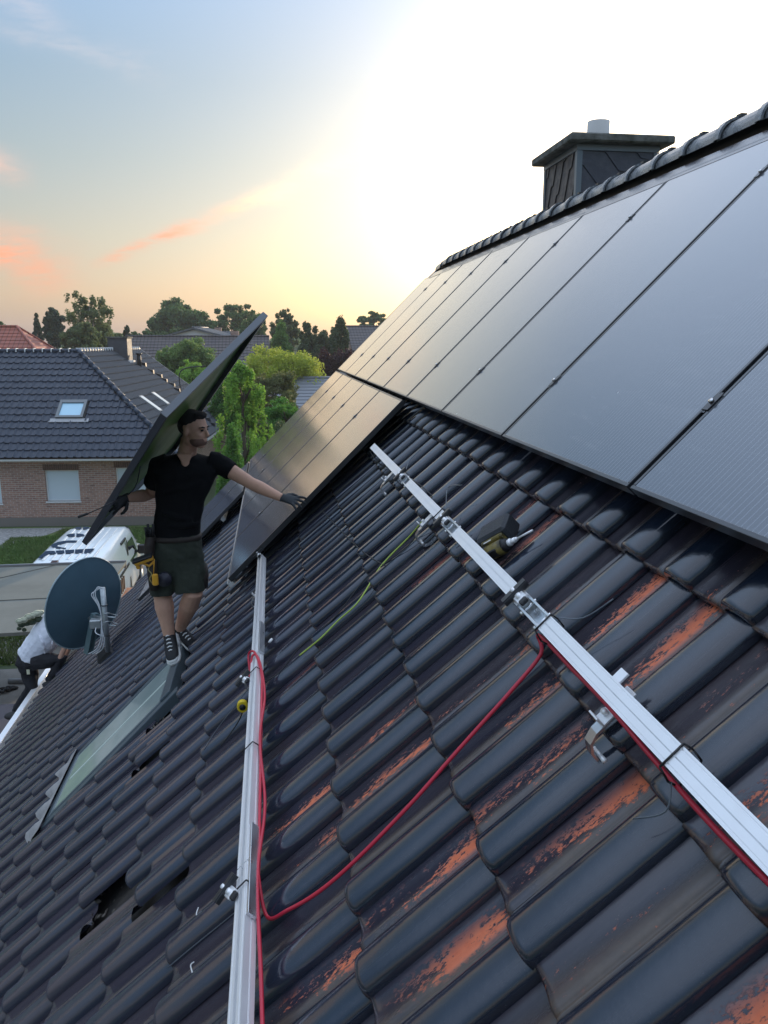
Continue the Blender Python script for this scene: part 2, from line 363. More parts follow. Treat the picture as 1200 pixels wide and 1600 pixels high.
# ================================================================== OWN HOUSE
TB = -.190                                         # tile base plane below the panel plane
CW, CL = .24, .36                                  # tile cover width and course length
YREF = 1.963+.135-.122                                  # far crest of one roll (phase)
A_RIDGE, A_EAVE, Y_FAR = -1.975, 6.25, 12.3
house = thing('house', 'house under the camera with black glazed tile roof, ridge and slate clad chimney', 'house', (0, 5, 0))
roof = obj('roof', MB().add([W(A_RIDGE+.05, -2.2, TB-.05), W(A_EAVE, -2.2, TB-.05), W(A_EAVE, Y_FAR-.04, TB-.05), W(-.85, Y_FAR-.04, TB-.05), W(A_RIDGE+.05, 10.7, TB-.05),
     W(A_RIDGE+.05, -2.2, TB-.16), W(A_EAVE, -2.2, TB-.16), W(A_EAVE, Y_FAR-.04, TB-.16), W(-.85, Y_FAR-.04, TB-.16), W(A_RIDGE+.05, 10.7, TB-.16)],
     [(0, 1, 2, 3, 4), (9, 8, 7, 6, 5), (0, 5, 6, 1), (1, 6, 7, 2), (2, 7, 8, 3), (3, 8, 9, 4), (4, 9, 5, 0)]), M['batten'], house)
zr = W(A_RIDGE, 0, 0).z; xr = W(A_RIDGE, 0, 0).x; ze = W(A_EAVE, 0, TB).z; xe = W(A_EAVE, 0, TB).x
wall = MB(); wall.box((xe+.35, -2.1, 0), (2*xr-xe-.35, Y_FAR-.2, ze-.12))
wall.prism([(xe+.35, 0, ze-.12), (2*xr-xe-.35, 0, ze-.12), (xr+.8, 0, zr-1.05), (xr-.8, 0, zr-1.05)], (0, Y_FAR-.5, 0), (0, Y_FAR-.2, 0))
obj('wall', wall, M['brick'], house)
back = MB(); Q = lambda a, y, n: (lambda p: Vector((2*xr-p.x, p.y, p.z)))(W(a, y, n))
back.add([Q(A_RIDGE, -2.2, TB), Q(A_EAVE, -2.2, TB), Q(A_EAVE, Y_FAR, TB), Q(-.85, Y_FAR, TB), Q(A_RIDGE, 10.7, TB),
          Q(A_RIDGE, -2.2, TB-.1), Q(A_EAVE, -2.2, TB-.1), Q(A_EAVE, Y_FAR, TB-.1), Q(-.85, Y_FAR, TB-.1), Q(A_RIDGE, 10.7, TB-.1)],
         [(4, 3, 2, 1, 0), (5, 6, 7, 8, 9), (1, 6, 5, 0), (2, 7, 6, 1), (3, 8, 7, 2), (4, 9, 8, 3), (0, 5, 9, 4)])
back.add([W(A_RIDGE, 10.72, TB+.02), W(-.82, Y_FAR, TB+.02), Q(-.82, Y_FAR, TB+.02)], [(0, 1, 2)])
obj('back_roof', back, M['tile'], house)

# tile mesh, local frame: x = -(distance towards the far end), y = up the slope, z = outward
PROF = [(0, .003), (.0008, .016), (.003, .026), (.008, .0365), (.017, .0445), (.030, .0500), (.045, .0525), (.060, .0530), (.074, .0515), (.087, .0475), (.098, .0410), (.107, .0315), (.113, .0210), (.1165, .012), (.118, .003),
        (.123, .002), (.126, .009), (.131, .0095), (.135, .001), (.140, .0075), (.148, .0105), (.160, .0085), (.175, .0045), (.193, .0008), (.212, -.001), (.230, .0005), (.246, .004)]
PROF = [(w_, h_ if h_ < .01 else h_*0+.01+(h_-.01)*.74) for w_, h_ in PROF]
def tile_mb(length=.42, lift=.030, jit=0, full=True):
    mb = MB(); uv = []; n = len(PROF)
    rows = [(0, -.005, 0), (.006, 0, 0), (.016, .0008, 0), (.20, 0, 0), (length, 0, 0)] if full else [(0, -.003, 0), (.01, 0, 0), (length, 0, 0)]
    vs = []
    for (s_, dh, _) in [(0, -.020, 0)]+rows:
        for (w_, h_) in PROF:
            edge = max(0, .010-s_)*.5 if w_ < .14 else 0
            ww = w_ + (edge if w_ < .03 else (-edge if .09 < w_ < .136 else 0))
            vs.append((-ww, s_, h_+dh+lift*(1-s_/.36))); uv.append((w_/.246, s_/.36))
    fs = []
    for i in range(len(rows)):
        for j in range(n-1): fs.append((i*n+j, (i+1)*n+j, (i+1)*n+j+1, i*n+j+1))
    mb.add(vs, fs, 0, True); 
    for j in range(n-1): mb.sm[j] = False
    mb.uv = uv; return mb
tmeshes = [tile_mb().mesh('roof_tile', M['tile'])]
sky_rect = (2.36, 3.68, 4.74, 5.68)                # skylight opening: a0, a1, y0, y1
tiles = []
ncol0 = int((-2.1-YREF)/CW)
for k in range(-8, 16):
    ab = .83+k*CL
    if ab > A_EAVE+.08: break
    if ab < A_RIDGE+.12: continue
    for c in range(ncol0, 60):
        y0 = YREF+c*CW-.135
        if y0+CW > Y_FAR: break
        if k < -4 and y0 > 12.2-(-.6-ab)*1.15: continue
        if ab-CL+.02 < sky_rect[1] and ab > sky_rect[0]+.05 and y0+CW*.75 > sky_rect[2] and y0+CW*.25 < sky_rect[3]: continue
        tiles.append((ab, y0))
# tiles pushed up the slope or taken off where the next row of hooks goes in
HOLES = [(2.63, 4.56), (2.63, 2.98)]
special = {}
for (ha, hy) in HOLES:
    best = min(range(len(tiles)), key=lambda i: abs(tiles[i][0]-ha)*3+abs(tiles[i][1]+.1-hy)); special[best] = 'gone'
for (ha, hy) in [(2.63, 4.80), (2.63, 4.08), (2.63, 2.88), (2.27, 2.62)]:
    best = min(range(len(tiles)), key=lambda i: abs(tiles[i][0]-ha)*3+abs(tiles[i][1]+.1-hy)); special.setdefault(best, 'up')
def tscore(t):
    P = W(t[0]-.18, t[1]+.12, TB+.05)-EYE; z = P.dot(F)
    if z < .2: return 0
    x = P.dot(Rv)/z*FPX; y = P.dot(Uv)/z*FPX
    if abs(x) > 690 or abs(y) > 900: return 0
    under = (t[0] < .1 and -1 < t[1] < 11) or (t[0] < 1.75 and 5.3 < t[1])
    return (1/z**2)*(.12 if under else 1)
order = sorted(range(len(tiles)), key=lambda i: -tscore(tiles[i])); top = set(order[:282])
stuff = MB(); stuff.uv = []; base_t = tile_mb(full=False); tf = base_t
for i, (a, y) in enumerate(tiles):
    st = special.get(i)
    if st == 'gone': continue
    da = -.13 if st == 'up' else 0; dn = .016 if st == 'up' else 0
    r = random.Random(i); tw = r.uniform(-.006, .006); MM = RM(a+da+r.uniform(-.004, .004), y+r.uniform(-.0015, .0015), TB+dn+r.uniform(0, .003)) @ Matrix.Rotation(tw, 4, 'Z') @ Matrix.Rotation(r.uniform(-.008, .008), 4, 'Y')
    if a < -1.6: MM = RM(a-.02, y, TB+.045) @ Matrix.Rotation(.16, 4, 'X')
    if i in top or (a < -1.6 and 2.2 < y < 5.5): link('roof_tile', tmeshes[0], roof, MM)
    else:
        stuff.add(tf.v, tf.f, 0, True, MM); stuff.uv += tf.uv
tag(obj('roof_tile_field', stuff, M['tile'], roof), kind='stuff')
# rubble and broken mortar in the openings
rub = MB()
for (ha, hy) in HOLES:
    for k in range(26):
        p = W(ha-.05+random.uniform(-.22, .06), hy+random.uniform(-.12, .12), TB-.03+random.uniform(0, .035)); r = random.uniform(.004, .018)
        rub.ell(p, (r, r*random.uniform(.4, 1), r*random.uniform(.3, .8)), 6, 0, (Vector((random.random(), random.random(), random.random())).normalized(), Vector((0, 1, 0)), Vector((0, 0, 1))))
tag(obj('mortar_rubble', rub, M['mortar'], roof), kind='stuff')
# bigger broken mortar and clay lumps
fl = MB()
for (ha, hy) in HOLES:
    for k in range(7):
        r = random.uniform(.008, .024); p = W(ha+random.uniform(-.16, .05), hy+random.uniform(-.11, .11), TB+.0+r*.4)
        fl.ell(p, (r, r*random.uniform(.4, .8), r*random.uniform(.3, .6)), 6, 0, (Vector((random.uniform(-1, 1), random.uniform(-1, 1), random.random())).normalized(), Vector((0, 1, 0)), Vector((-.5, 0, .8))))
tag(obj('mortar_lumps', fl, M['mortar'], roof), kind='stuff')

# ridge tiles with their clips
rt = MB(); ring = []
for s_, r in ((0, .118), (.05, .118), (.055, .105), (.39, .098)):
    ring.append([(s_, r*1.0*math.cos(t_), r*.92*math.sin(t_)) for t_ in [math.pi*(i/12) for i in range(13)]])
n = 13; vs = [v for r in ring for v in r]; fs = [(i*n+j, (i+1)*n+j, (i+1)*n+j+1, i*n+j+1) for i in range(3) for j in range(n-1)]
rt.add(vs, fs, 0, True); rt.add([(0, r*.9*c_, r*.82*s__) for r in (.118,) for c_, s__ in [(math.cos(math.pi*i/12), math.sin(math.pi*i/12)) for i in range(13)]]+ring[0], [(j, j+1, n+j+1, n+j) for j in range(n-1)])
M['ridge'] = mat('ridge_tile', (.10, .115, .135), .26, 0, .9, var=(22, .8, (.26, .26, .25)), bump=(60, .5))
rmesh = rt.mesh('ridge_tile', M['ridge'])
cb = MB(); cb.box((-.012, -.016, .095), (.03, .016, .118)); cb.box((-.016, -.125, -.02), (-.006, -.10, .05)); cb.box((.03, -.120, -.01), (.06, -.112, .04))
cmesh = cb.mesh('ridge_clip', M['black_metal'])
rz = W(A_RIDGE, 0, -.10).z; rx = xr
y = -2.0
while y < 10.75:
    dz_ = -max(0, y-10.0)**2*.12
    MM = Matrix.Translation((rx, y, rz+dz_)) @ Matrix(((0, 1, 0, 0), (1, 0, 0, 0), (0, 0, 1, 0), (0, 0, 0, 1)))
    MM = Matrix.Translation((rx, y, rz+dz_)) @ Matrix.Rotation(math.pi/2, 4, 'Z') @ Matrix.Rotation(random.uniform(-.012, .012), 4, 'Y')
    link('ridge_tile', rmesh, roof, MM); link('ridge_clip', cmesh, roof, MM); y += .345
hp = MB(); hp.tube([(rx, 10.75, rz+.02), (rx-.42, 11.25, rz-.42), W(-.9, Y_FAR, TB+.06)], .04, 8); obj('hip_cap', hp, M['ridge'], roof)
rb = MB(); rb.box((rx-.04, -2.1, rz-.5), (rx+.04, 10.7, rz+.05)); obj('ridge_roll', rb, M['black_plastic'], roof)

# slate-clad chimney
CX0, CX1, CY0, CY1, CZ0, CZ1 = 2.665, 3.36, 7.0, 7.82, 7.55, 8.866
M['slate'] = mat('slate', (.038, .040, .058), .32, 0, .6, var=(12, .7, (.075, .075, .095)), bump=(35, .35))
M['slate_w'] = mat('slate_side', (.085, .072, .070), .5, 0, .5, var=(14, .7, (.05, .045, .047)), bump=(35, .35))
chim = obj('chimney', MB().box((CX0, CY0, CZ0), (CX1, CY1, CZ1)), M['black_plastic'], house)
cap = MB(); cap.bbox((CX0-.12, CY0-.12, CZ1+.0), (CX1+.12, CY1+.12, CZ1+.068), .012); obj('chimney_cap', cap, M['concrete'], chim)
TRM = mat('trim_metal', (.16, .19, .22), .35, .4)
for (x, y) in ((CX0, CY0), (CX1, CY0), (CX0, CY1), (CX1, CY1)): obj('corner_trim', MB().box((x-.024, y-.024, CZ0), (x+.024, y+.024, CZ1-.055)), TRM, chim)
obj('top_trim', MB().box((CX0-.026, CY0-.026, CZ1-.052), (CX1+.026, CY1+.026, CZ1-.003)), TRM, chim)
pm = MB(); pr_ = .10; pc = ((CX0+CX1)/2-.02, (CY0+CY1)/2)
pm.rings([[(pc[0]+r*math.cos(t_*math.pi/12), pc[1]+r*math.sin(t_*math.pi/12), z) for t_ in range(24)] for r, z in ((pr_, CZ1+.05), (pr_, CZ1+.29), (pr_-.012, CZ1+.29), (pr_-.012, CZ1+.10))], 0, False)
obj('flue_pipe', pm, mat('pale_flue', (.50, .49, .46), .6, bump=(40, .2)), chim)
def clip(P, f):
    out = []
    for i in range(len(P)):
        a, b = P[i], P[(i+1) % len(P)]; fa, fb = f(a), f(b)
        if fa >= 0: out.append(a)
        if (fa >= 0) != (fb >= 0):
            t = fa/(fa-fb); out.append(tuple(a[q]+(b[q]-a[q])*t for q in range(3)))
    return out
def slates(face):                                  # overlapping slates in slanting, stepped rows
    Wd = (CX1-CX0) if face == 'f' else (CY1-CY0)
    fl_, dg, sp = ((.068, -.008), (.128, -.145), .26) if face == 'f' else ((.055, -.012), (.10, -.25), .36)
    per = (fl_[0]+dg[0], fl_[1]+dg[1])
    for r in range(-9, 8):
        for c in range(-1, 7):
            u0, z0 = c*per[0]-.03, CZ1+.1-r*sp+c*per[1]
            t_ = [(u0, z0), (u0+fl_[0], z0+fl_[1]), (u0+per[0], z0+per[1])]
            P = [(u, z+.012, .002) for u, z in t_]+[(u, z-sp, .011) for u, z in reversed(t_)]
            for f in (lambda p: p[0]-.023, lambda p: Wd-.023-p[0], lambda p: p[1]-CZ0, lambda p: CZ1-.052-p[1]):
                P = clip(P, f)
                if len(P) < 3: break
            if len(P) < 3: continue
            mb = MB(); G3 = (lambda p, o: (CX0+p[0], CY0-p[2]-o, p[1])) if face == 'f' else (lambda p, o: (CX0-p[2]-o, CY0+p[0], p[1]))
            mb.rings([[Vector(G3(p, .006)) for p in P], [Vector(G3(p, 0)) for p in P]], 0, True, False)
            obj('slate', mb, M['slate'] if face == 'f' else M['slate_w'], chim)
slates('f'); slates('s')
fls = MB(); fls.quad(Q(A_RIDGE+.2, 6.9, TB+.03), Q(A_RIDGE+.2, 7.9, TB+.03), (CX0-.004, 7.9, rz-.12), (CX0-.004, 6.9, rz-.12)); obj('chimney_flashing', fls, M['lead'], chim)

# skylight in the roof
sk = thing('skylight', 'roof window set in the black tiles below the feet of the standing worker', 'roof window', W(3, 5.2, TB))
def rbox(mb, a0, a1, y0, y1, n0, n1, mi=0, c=.004):
    MM = ROOF; return mb.bbox((-y1, -a1, n0), (-y0, -a0, n1), c, mi, MM)
sa0, sa1, sy0, sy1 = 2.40, 3.58, 4.80, 5.60
fr = MB(); n1 = TB+.040
rbox(fr, sa0, sa0+.09, sy0, sy1, TB-.03, n1+.012); rbox(fr, sa1-.05, sa1, sy0, sy1, TB-.03, n1)
rbox(fr, sa0+.09, sa1-.05, sy0, sy0+.035, TB-.03, n1); rbox(fr, sa0+.09, sa1-.05, sy1-.035, sy1, TB-.03, n1)
rbox(fr, sa0-.06, sa1+.02, sy0-.07, sy0, TB-.03, TB+.035); rbox(fr, sa0-.06, sa1+.02, sy1, sy1+.07, TB-.03, TB+.035)
M['sky_frame'] = mat('skylight_frame', (.09, .12, .14), .35, .3, .6)
obj('frame', fr, M['sky_frame'], sk)
M['sky_glass'] = mat('skylight_glass', (.44, .50, .46), .10, 0, .8, var=(3, .5, (.22, .31, .29)), coat=.4)
gl = MB(); rbox(gl, sa0+.088, sa1-.048, sy0+.033, sy1-.033, n1-.02, n1-.006); obj('pane', gl, M['sky_glass'], sk)
bl = MB(); rbox(bl, sa0+.12, sa1-.10, 5.17, 5.20, n1-.0058, n1-.0040, c=.0005); obj('blind_edge', bl, mat('blind', (.5, .58, .52), .6), sk)
ap = MB(); NA = 40; vs = []; 
for i in range(NA+1):
    yy = sy0-.12+(sy1-sy0+.24)*i/NA; ph = ((yy-(YREF-.135)) % CW)/CW; hh = .052*max(0, math.sin(min(1, ph/.56)*math.pi)) if ph < .56 else 0
    sc_l = .03*abs(math.sin(i*math.pi/5))
    vs += [W(sa1-.01, yy, TB+.055), W(sa1+.06, yy, TB+.045+hh*.5), W(sa1+.11+sc_l, yy, TB+.022+hh)]
ap.add(vs, [(3*i+k, 3*i+k+1, 3*i+k+4, 3*i+k+3) for i in range(NA) for k in (0, 1)], 0, True); obj('apron', ap, mat('apron_lead', (.34, .33, .32), .6, var=(15, .6, (.20, .20, .20)), bump=(40, .5)), sk)

# gutter
gu = MB(); prof = [(math.cos(t_)*.065, math.sin(t_)*.065) for t_ in [math.pi+math.pi*i/10 for i in range(11)]]
prof2 = [(.058*math.cos(t_), .058*math.sin(t_)) for t_ in [2*math.pi-math.pi*i/10 for i in range(11)]]
gx, gz = xe-.05, ze-.0
ringf = lambda y: [(gx+p[0], y, gz+p[1]) for p in prof]+[(gx+p[0], y, gz+p[1]) for p in prof2]
gu.rings([ringf(-2.1), ringf(Y_FAR+.02)], 0, True, True)
obj('gutter', gu, M['alu'], house)
ef = MB(); ef.box((xe-.19, -2.1, gz+.0), (xe-.115, Y_FAR, gz+.018)); obj('eave_flashing', ef, M['alu_bright'], house)

# ================================================================== SOLAR PANELS
PW, PL, PT = 1.134, 1.722, .035
T0 = 1.886; PITCHW = 1.154
fb = MB(); bw = .012
for (x0, x1, y0, y1) in ((0, PW, 0, bw), (0, PW, PL-bw, PL), (0, bw, bw, PL-bw), (PW-bw, PW, bw, PL-bw)):
    fb.bbox((x0, y0, -PT), (x1, y1, 0), .0012)
for (x0, x1, y0, y1) in ((bw, PW-bw, bw, bw+.022), (bw, PW-bw, PL-bw-.022, PL-bw), (bw, bw+.022, bw+.022, PL-bw-.022), (PW-bw-.022, PW-bw, bw+.022, PL-bw-.022)):
    fb.box((x0, y0, -PT), (x1, y1, -PT+.002))
frame_me = fb.mesh('frame', M['black_frame'])
glass_me = MB().box((bw-.001, bw-.001, -.0075), (PW-bw+.001, PL-bw+.001, -.0015)).mesh('glass', M['glass_pv'])
ords = ['first', 'second', 'third', 'fourth', 'fifth', 'sixth', 'seventh', 'eighth', 'ninth', 'tenth', 'eleventh']
def solar(a_bottom, y_far, label, group):
    MM = RM(a_bottom, y_far, 0)                    # local x runs towards the camera, y up the slope
    MM = MM @ Matrix.Rotation(random.uniform(-.0016, .0016), 4, 'Y')
    r = link('solar_panel', None, None, MM); r.empty_display_size = .2; tag(r, label, 'solar panel', group)
    for nm, me in (('frame', frame_me), ('glass', glass_me)):
        c = link(nm, me, r, MM)
    return r
for j, i in enumerate(range(-2, 8)):
    solar(0, T0+PITCHW*(i+1)-.01, 'black solar panel in the top row below the ridge, %s counting from the camera end' % ords[j], 'top row of black solar panels')
for j, i in enumerate(range(3, 8)):
    solar(PL+.03, T0+PITCHW*(i+1)-.01, 'black solar panel in the middle row, %s counting from the edge the worker touches' % ords[j], 'middle row of black solar panels')
for j, i in enumerate(range(6, 8)):
    solar(2*PL+.06, T0+PITCHW*(i+1)-.01, ['nearer', 'farther'][j]+' black solar panel of the low row behind the standing worker', 'low row of black solar panels')
# clamps on the panel joints
cm_ = MB(); cm_.bbox((-.014, -.028, 0), (.014, .028, .003), .001); cm_.box((-.006, -.035, -.03), (.006, .035, .0))
cm_.tube([(0, 0, .004), (0, 0, .010)], .007, 8, 1)
clamp_me = cm_.mesh('panel_clamp', [M['black_metal'], M['steel']])
for row, (a0, i0, i1) in enumerate(((0, -1, 8), (PL+.03, 4, 8), (2*PL+.06, 7, 8))):
    rn = ['top', 'middle', 'low'][row]
    for ci, fa in enumerate((.30, PL-.30)):
        for j, i in enumerate(range(i0, i1)):
            MM = RM(a0-fa, T0+PITCHW*i, .0008)
            o = link('panel_clamp', clamp_me, None, MM)
            tag(o, 'black clamp on %s joint of %s panel row, %s of the pair' % (ords[j], rn, ['lower', 'upper'][ci]), 'clamp', 'clamps gripping the panel joints')

# ================================================================== MOUNTING RAILS
def rail_profile(w=.042, h=.040, slot=.012, d=.016):
    return [(-w/2, -h), (w/2, -h), (w/2, -h*.62), (w/2-.003, -h*.6), (w/2-.003, -h*.52), (w/2, -h*.5), (w/2, 0), (w/2-.004, .0), (w/2-.0045, -.0015), (w/2-.0065, -.0015), (w/2-.007, 0), (slot/2, 0), (slot/2, -.003),
            (slot/2+.003, -.003), (slot/2+.003, -d), (-slot/2-.003, -d), (-slot/2-.003, -.003), (-slot/2, -.003), (-slot/2, 0), (-w/2+.007, 0), (-w/2+.0065, -.0015), (-w/2+.0045, -.0015), (-w/2+.004, 0),
            (-w/2, 0), (-w/2, -h*.5), (-w/2+.003, -h*.52), (-w/2+.003, -h*.6), (-w/2, -h*.62)]
def rail(mb, a, y0, y1, ntop=-PT, prof=None):
    pf = prof or rail_profile()
    mb.rings([[W(a-x, y, ntop+z) for x, z in pf] for y in (y0, y1)], 0, True, False)
AR, AL = .395, 1.475
r1 = thing('mounting_rail', 'silver rail with red cable beneath, running from lower right corner up to the panel edge', 'mounting rail', W(AR, 2, -.08))
mb = MB(); rail(mb, AR, -1.2, 1.76, prof=rail_profile(.044, .040, .002, .004)); rail(mb, AR, 1.93, 2.72, prof=rail_profile(.044, .040, .002, .004)); rail(mb, AR, 2.86, 3.75, prof=rail_profile(.044, .040, .002, .004)); rail(mb, AR, 3.90, 5.16, prof=rail_profile(.044, .040, .002, .004))
obj('rail_bar', mb, M['alu_bright'], r1)
for (y0, y1) in ((1.76, 1.93), (2.72, 2.86), (3.75, 3.90)):
    mb = MB()                         # open connector sections with walls, floor and bolts
    for sx in (-1, 1): rbox(mb, AR+sx*.0185-.0035, AR+sx*.0185+.0035, y0+.0005, y1-.0005, -PT-.04, -PT-.001, c=.0008)
    rbox(mb, AR-.015, AR+.015, y0+.001, y1-.001, -PT-.030, -PT-.024, c=.0008)
    for yb in (y0+.03, y1-.03):
        mb.tube([W(AR-.026, yb, -PT-.014), W(AR+.026, yb, -PT-.014)], .004, 8); mb.tube([W(AR+.022, yb, -PT-.014), W(AR+.030, yb, -PT-.014)], .0075, 6)
    obj('rail_connector', mb, M['alu'], r1)
r2 = thing('mounting_rail', 'silver rail with long red cables along its side, running up from the bottom edge', 'mounting rail', W(AL, 3, -.08))
mb = MB(); rail(mb, AL, .2, 1.995, -PT-.004); rail(mb, AL, 2.0, 5.30, -PT-.004); obj('rail_bar', mb, M['alu_bright'], r2)
for (y0, y1) in ((1.78, 2.17), (3.55, 3.95)):
    mb = MB(); rbox(mb, AL-.031, AL-.0215, y0, y1, -PT-.04, -PT-.006, c=.0008); obj('side_plate', mb, M['alu'], r2)
r3 = thing('mounting_rail', 'hidden silver rail end sticking out beneath the low panel row behind the worker', 'mounting rail', W(2.3, 9.4, -.08))
mb = MB(); rail(mb, 2.15, 8.72, 11.0); rail(mb, 3.05, 8.72, 11.0); obj('rail_bar', mb, M['alu'], r3)
r4 = thing('mounting_rail', 'silver rail strip on the tiles next to the lower edge of the middle panel row', 'mounting rail', W(1.9, 6, -.08))
mb = MB(); rail(mb, PL+.058, 5.42, 8.74, -.028); obj('rail_bar', mb, M['alu_bright'], r4)

# roof hooks: bent steel straps from under a tile up to the rail
def hook(a, y, label, s=1.0):
    r = thing('roof_hook', label, 'roof hook', W(a, y, TB+.05), 'steel roof hooks under the rails')
    def ribbon(path, wd, th):
        m_ = MB(); L = []
        for i, (pa, pn) in enumerate(path):
            q0 = path[max(i-1, 0)]; q1 = path[min(i+1, len(path)-1)]; t = Vector((q1[0]-q0[0], q1[1]-q0[1])).normalized(); nn = Vector((-t.y, t.x))*th/2
            L.append([W(pa+nn.x, y-wd/2, pn+nn.y), W(pa+nn.x, y+wd/2, pn+nn.y), W(pa-nn.x, y+wd/2, pn-nn.y), W(pa-nn.x, y-wd/2, pn-nn.y)])
        m_.rings(L, 0, True, False); return m_
    nb = TB+.012
    arm = ribbon([(a-.14, nb), (a+.02, nb), (a+.040, nb+.010), (a+.050, nb+.028), (a+.048, nb+.052), (a+.036, nb+.070), (a+.012, nb+.078), (a-.085, nb+.080)], .030, .006)
    obj('strap', arm, M['steel'], r)
    pl = MB(); rbox(pl, a-.10, a-.005, y-.020, y+.020, nb+.083, nb+.088, c=.001); rbox(pl, a-.012, a-.007, y-.020, y+.020, nb+.085, nb+.108, c=.001)
    pl.tube([W(a-.03, y, nb+.086), W(a-.03, y, nb+.100)], .0075, 6); obj('bracket', pl, M['alu_bright'], r); pl = MB(); pl.tube([W(a+.040, y-.026, nb+.03), W(a+.040, y+.026, nb+.03)], .006, 8)
    obj('bolt', pl, M['alu_bright'], r); return r
hook(.465, 1.40, 'bright steel roof hook with bolts under the rail between the two zip ties at right')
hook(.495, 3.26, 'roof hook where the yellow green wire starts')
hook(.495, 4.40, 'roof hook nearest the far end of the right rail')
hook(.495, .35, 'roof hook under the rail at the right edge of the picture')
hook(1.575, 3.55, 'roof hook beside the tape measure on the left rail')
hook(1.575, 1.28, 'roof hook under the left rail near the bottom edge')
hook(1.575, 4.75, 'roof hook under the left rail close to the panels')
# the foot of a wedge under the big hook: ceramic shim + white tab on the far side
tb = MB(); rbox(tb, AR-.048, AR-.018, 1.400, 1.432, -PT-.030, -PT-.024, c=.001); tag(obj('rail_bracket_tab', tb, M['alu_bright']), 'small white metal tab sticking out behind the right rail', 'bracket')

# loose end clamps standing on the rails
def rail_clamp(a, y, label, turn=0, n=-PT):
    r = thing('rail_clamp', label, 'clamp', W(a, y, n), 'black clamps waiting on the rails')
    MM = RM(a, y, n) @ Matrix.Rotation(turn, 4, 'Z')
    m_ = MB(); m_.bbox((-.010, -.042, .016), (.010, .042, .022), .001, 0, MM); m_.bbox((-.012, -.042, .004), (-.009, .042, .022), .001, 0, MM); m_.bbox((.009, -.042, .004), (.012, .042, .018), .001, 0, MM)
    obj('clamp_bar', m_, M['black_metal'], r)
    b_ = MB(); b_.tube([MM @ Vector((0, 0, -.004)), MM @ Vector((0, 0, .027))], .0065, 8); b_.bbox((.012, -.016, 0), (.05, .016, .010), .002, 0, MM); b_.tube([MM @ Vector((.03, 0, .0)), MM @ Vector((.03, 0, .018))], .009, 6)
    obj('clamp_bolt', b_, M['alu_bright'], r)
    k_ = MB(); k_.bbox((.05, -.012, 0), (.072, .012, .012), .003, 0, MM); obj('clip', k_, M['black_plastic'], r)
rail_clamp(AR, 1.965, 'black clamp across the right rail next to the open connector near the red cable')
rail_clamp(AR, 2.90, 'black clamp across the right rail beside the impact driver')
rail_clamp(AR, 3.93, 'farthest black clamp across the right rail towards the panels')
rail_clamp(AL+.045, 1.93, 'black clamp tilted on the left rail where the red cable bends', .5)
rail_clamp(AL+.05, 3.33, 'black clamp on the left rail above the yellow tape measure', .4)
rail_clamp(AL, 5.33, 'silver and black clamp at the top end of the left rail', .1)

# cables
def smooth(pts, n=8):
    P = [Vector(p) for p in pts]; out = []
    for i in range(len(P)-1):
        p0 = P[max(i-1, 0)]; p1 = P[i]; p2 = P[i+1]; p3 = P[min(i+2, len(P)-1)]
        for k in range(n):
            t = k/n; out.append(.5*((2*p1)+(p2-p0)*t+(2*p0-5*p1+4*p2-p3)*t*t+(3*p1-p0-3*p2+p3)*t**3))
    return out+[P[-1]]
def cable(name, pts, r, m_, label, cat='cable', group=None, parent=None, nn=8):
    mb = MB(); mb.tube(smooth(pts, nn), r, 8)
    o = obj(name, mb, m_, parent)
    if label: tag(o, label, cat, group)
    return o
def onr(x, y, n=-.125): a, yy = PR(x, y, n); return W(a, yy, n)
CT = TB+.058                                        # cable lying on top of the rolls
cable('red_cable', [W(AR+.030, -1.0, -.085)]+[W(AR+.030+.004*math.sin(k*1.7), yy, -.080-.006*(k % 2)) for k, yy in enumerate(np.arange(-.6, 1.80, .2))]+[W(AR+.034, 1.83, -.09),
      onr(845, 1022), onr(800, 1078), onr(740, 1145), onr(700, 1190), onr(640, 1258), onr(560, 1340), onr(500, 1392), onr(450, 1422), onr(418, 1433),
      W(AL-.030, 1.93, -.075), W(AL-.028, 2.05, -.075), W(AL-.030, 2.5, -.07), W(AL-.027, 3.0, -.07), W(AL-.030, 3.3, -.06), W(AL-.015, 3.52, -.03), W(AL+.03, 3.58, -.03), W(AL+.07, 3.5, -.08)],
      .0052, M['red_cable'], 'red solar cable along the right rail and looping across the tiles to the left rail')
cable('red_cable', [W(AL-.036, 1.35, -.095), W(AL-.034, 1.6, -.085), W(AL-.030, 1.95, -.070), W(AL-.039, 2.3, -.085), W(AL-.034, 2.7, -.06), W(AL-.039, 3.1, -.075), W(AL-.028, 3.44, -.045), W(AL+.0, 3.50, -.028), W(AL+.06, 3.42, -.07)],
      .0052, M['red_cable'], 'second red cable tied along the side of the left rail')
cable('earth_wire', [onr(662, 812, -.09), onr(640, 838), onr(610, 868), onr(590, 892), onr(560, 940), onr(528, 970), onr(500, 998), onr(468, 1024)], .0034, M['green_wire'], 'thin yellow green wire lying across the tiles from the hook at the right rail', 'wire')
cable('black_cable', [onr(668, 812, -.10), onr(640, 850), onr(600, 882), onr(570, 905), onr(520, 968), onr(470, 1010), onr(435, 1052), onr(396, 1078, -.06), onr(372, 1128, -.12), onr(345, 1165, -.12)], .0028, M['rubber'], 'thin black cable crossing the tiles between the two rails', 'cable')
cable('black_cable', [onr(505, 800), onr(545, 842), onr(575, 868), onr(602, 884)], .0030, M['rubber'], 'short straight black cable running down the tiles left of the yellow wire', 'cable')
cable('black_cable', [onr(578, 705, -.09), onr(590, 722, -.09), onr(615, 735, -.08), onr(648, 752, -.04), onr(668, 768, -.03), onr(675, 776, -.035), onr(668, 784, -.06)], .0024, M['rubber'], 'black lead wrapped over the far part of the right rail', 'cable')
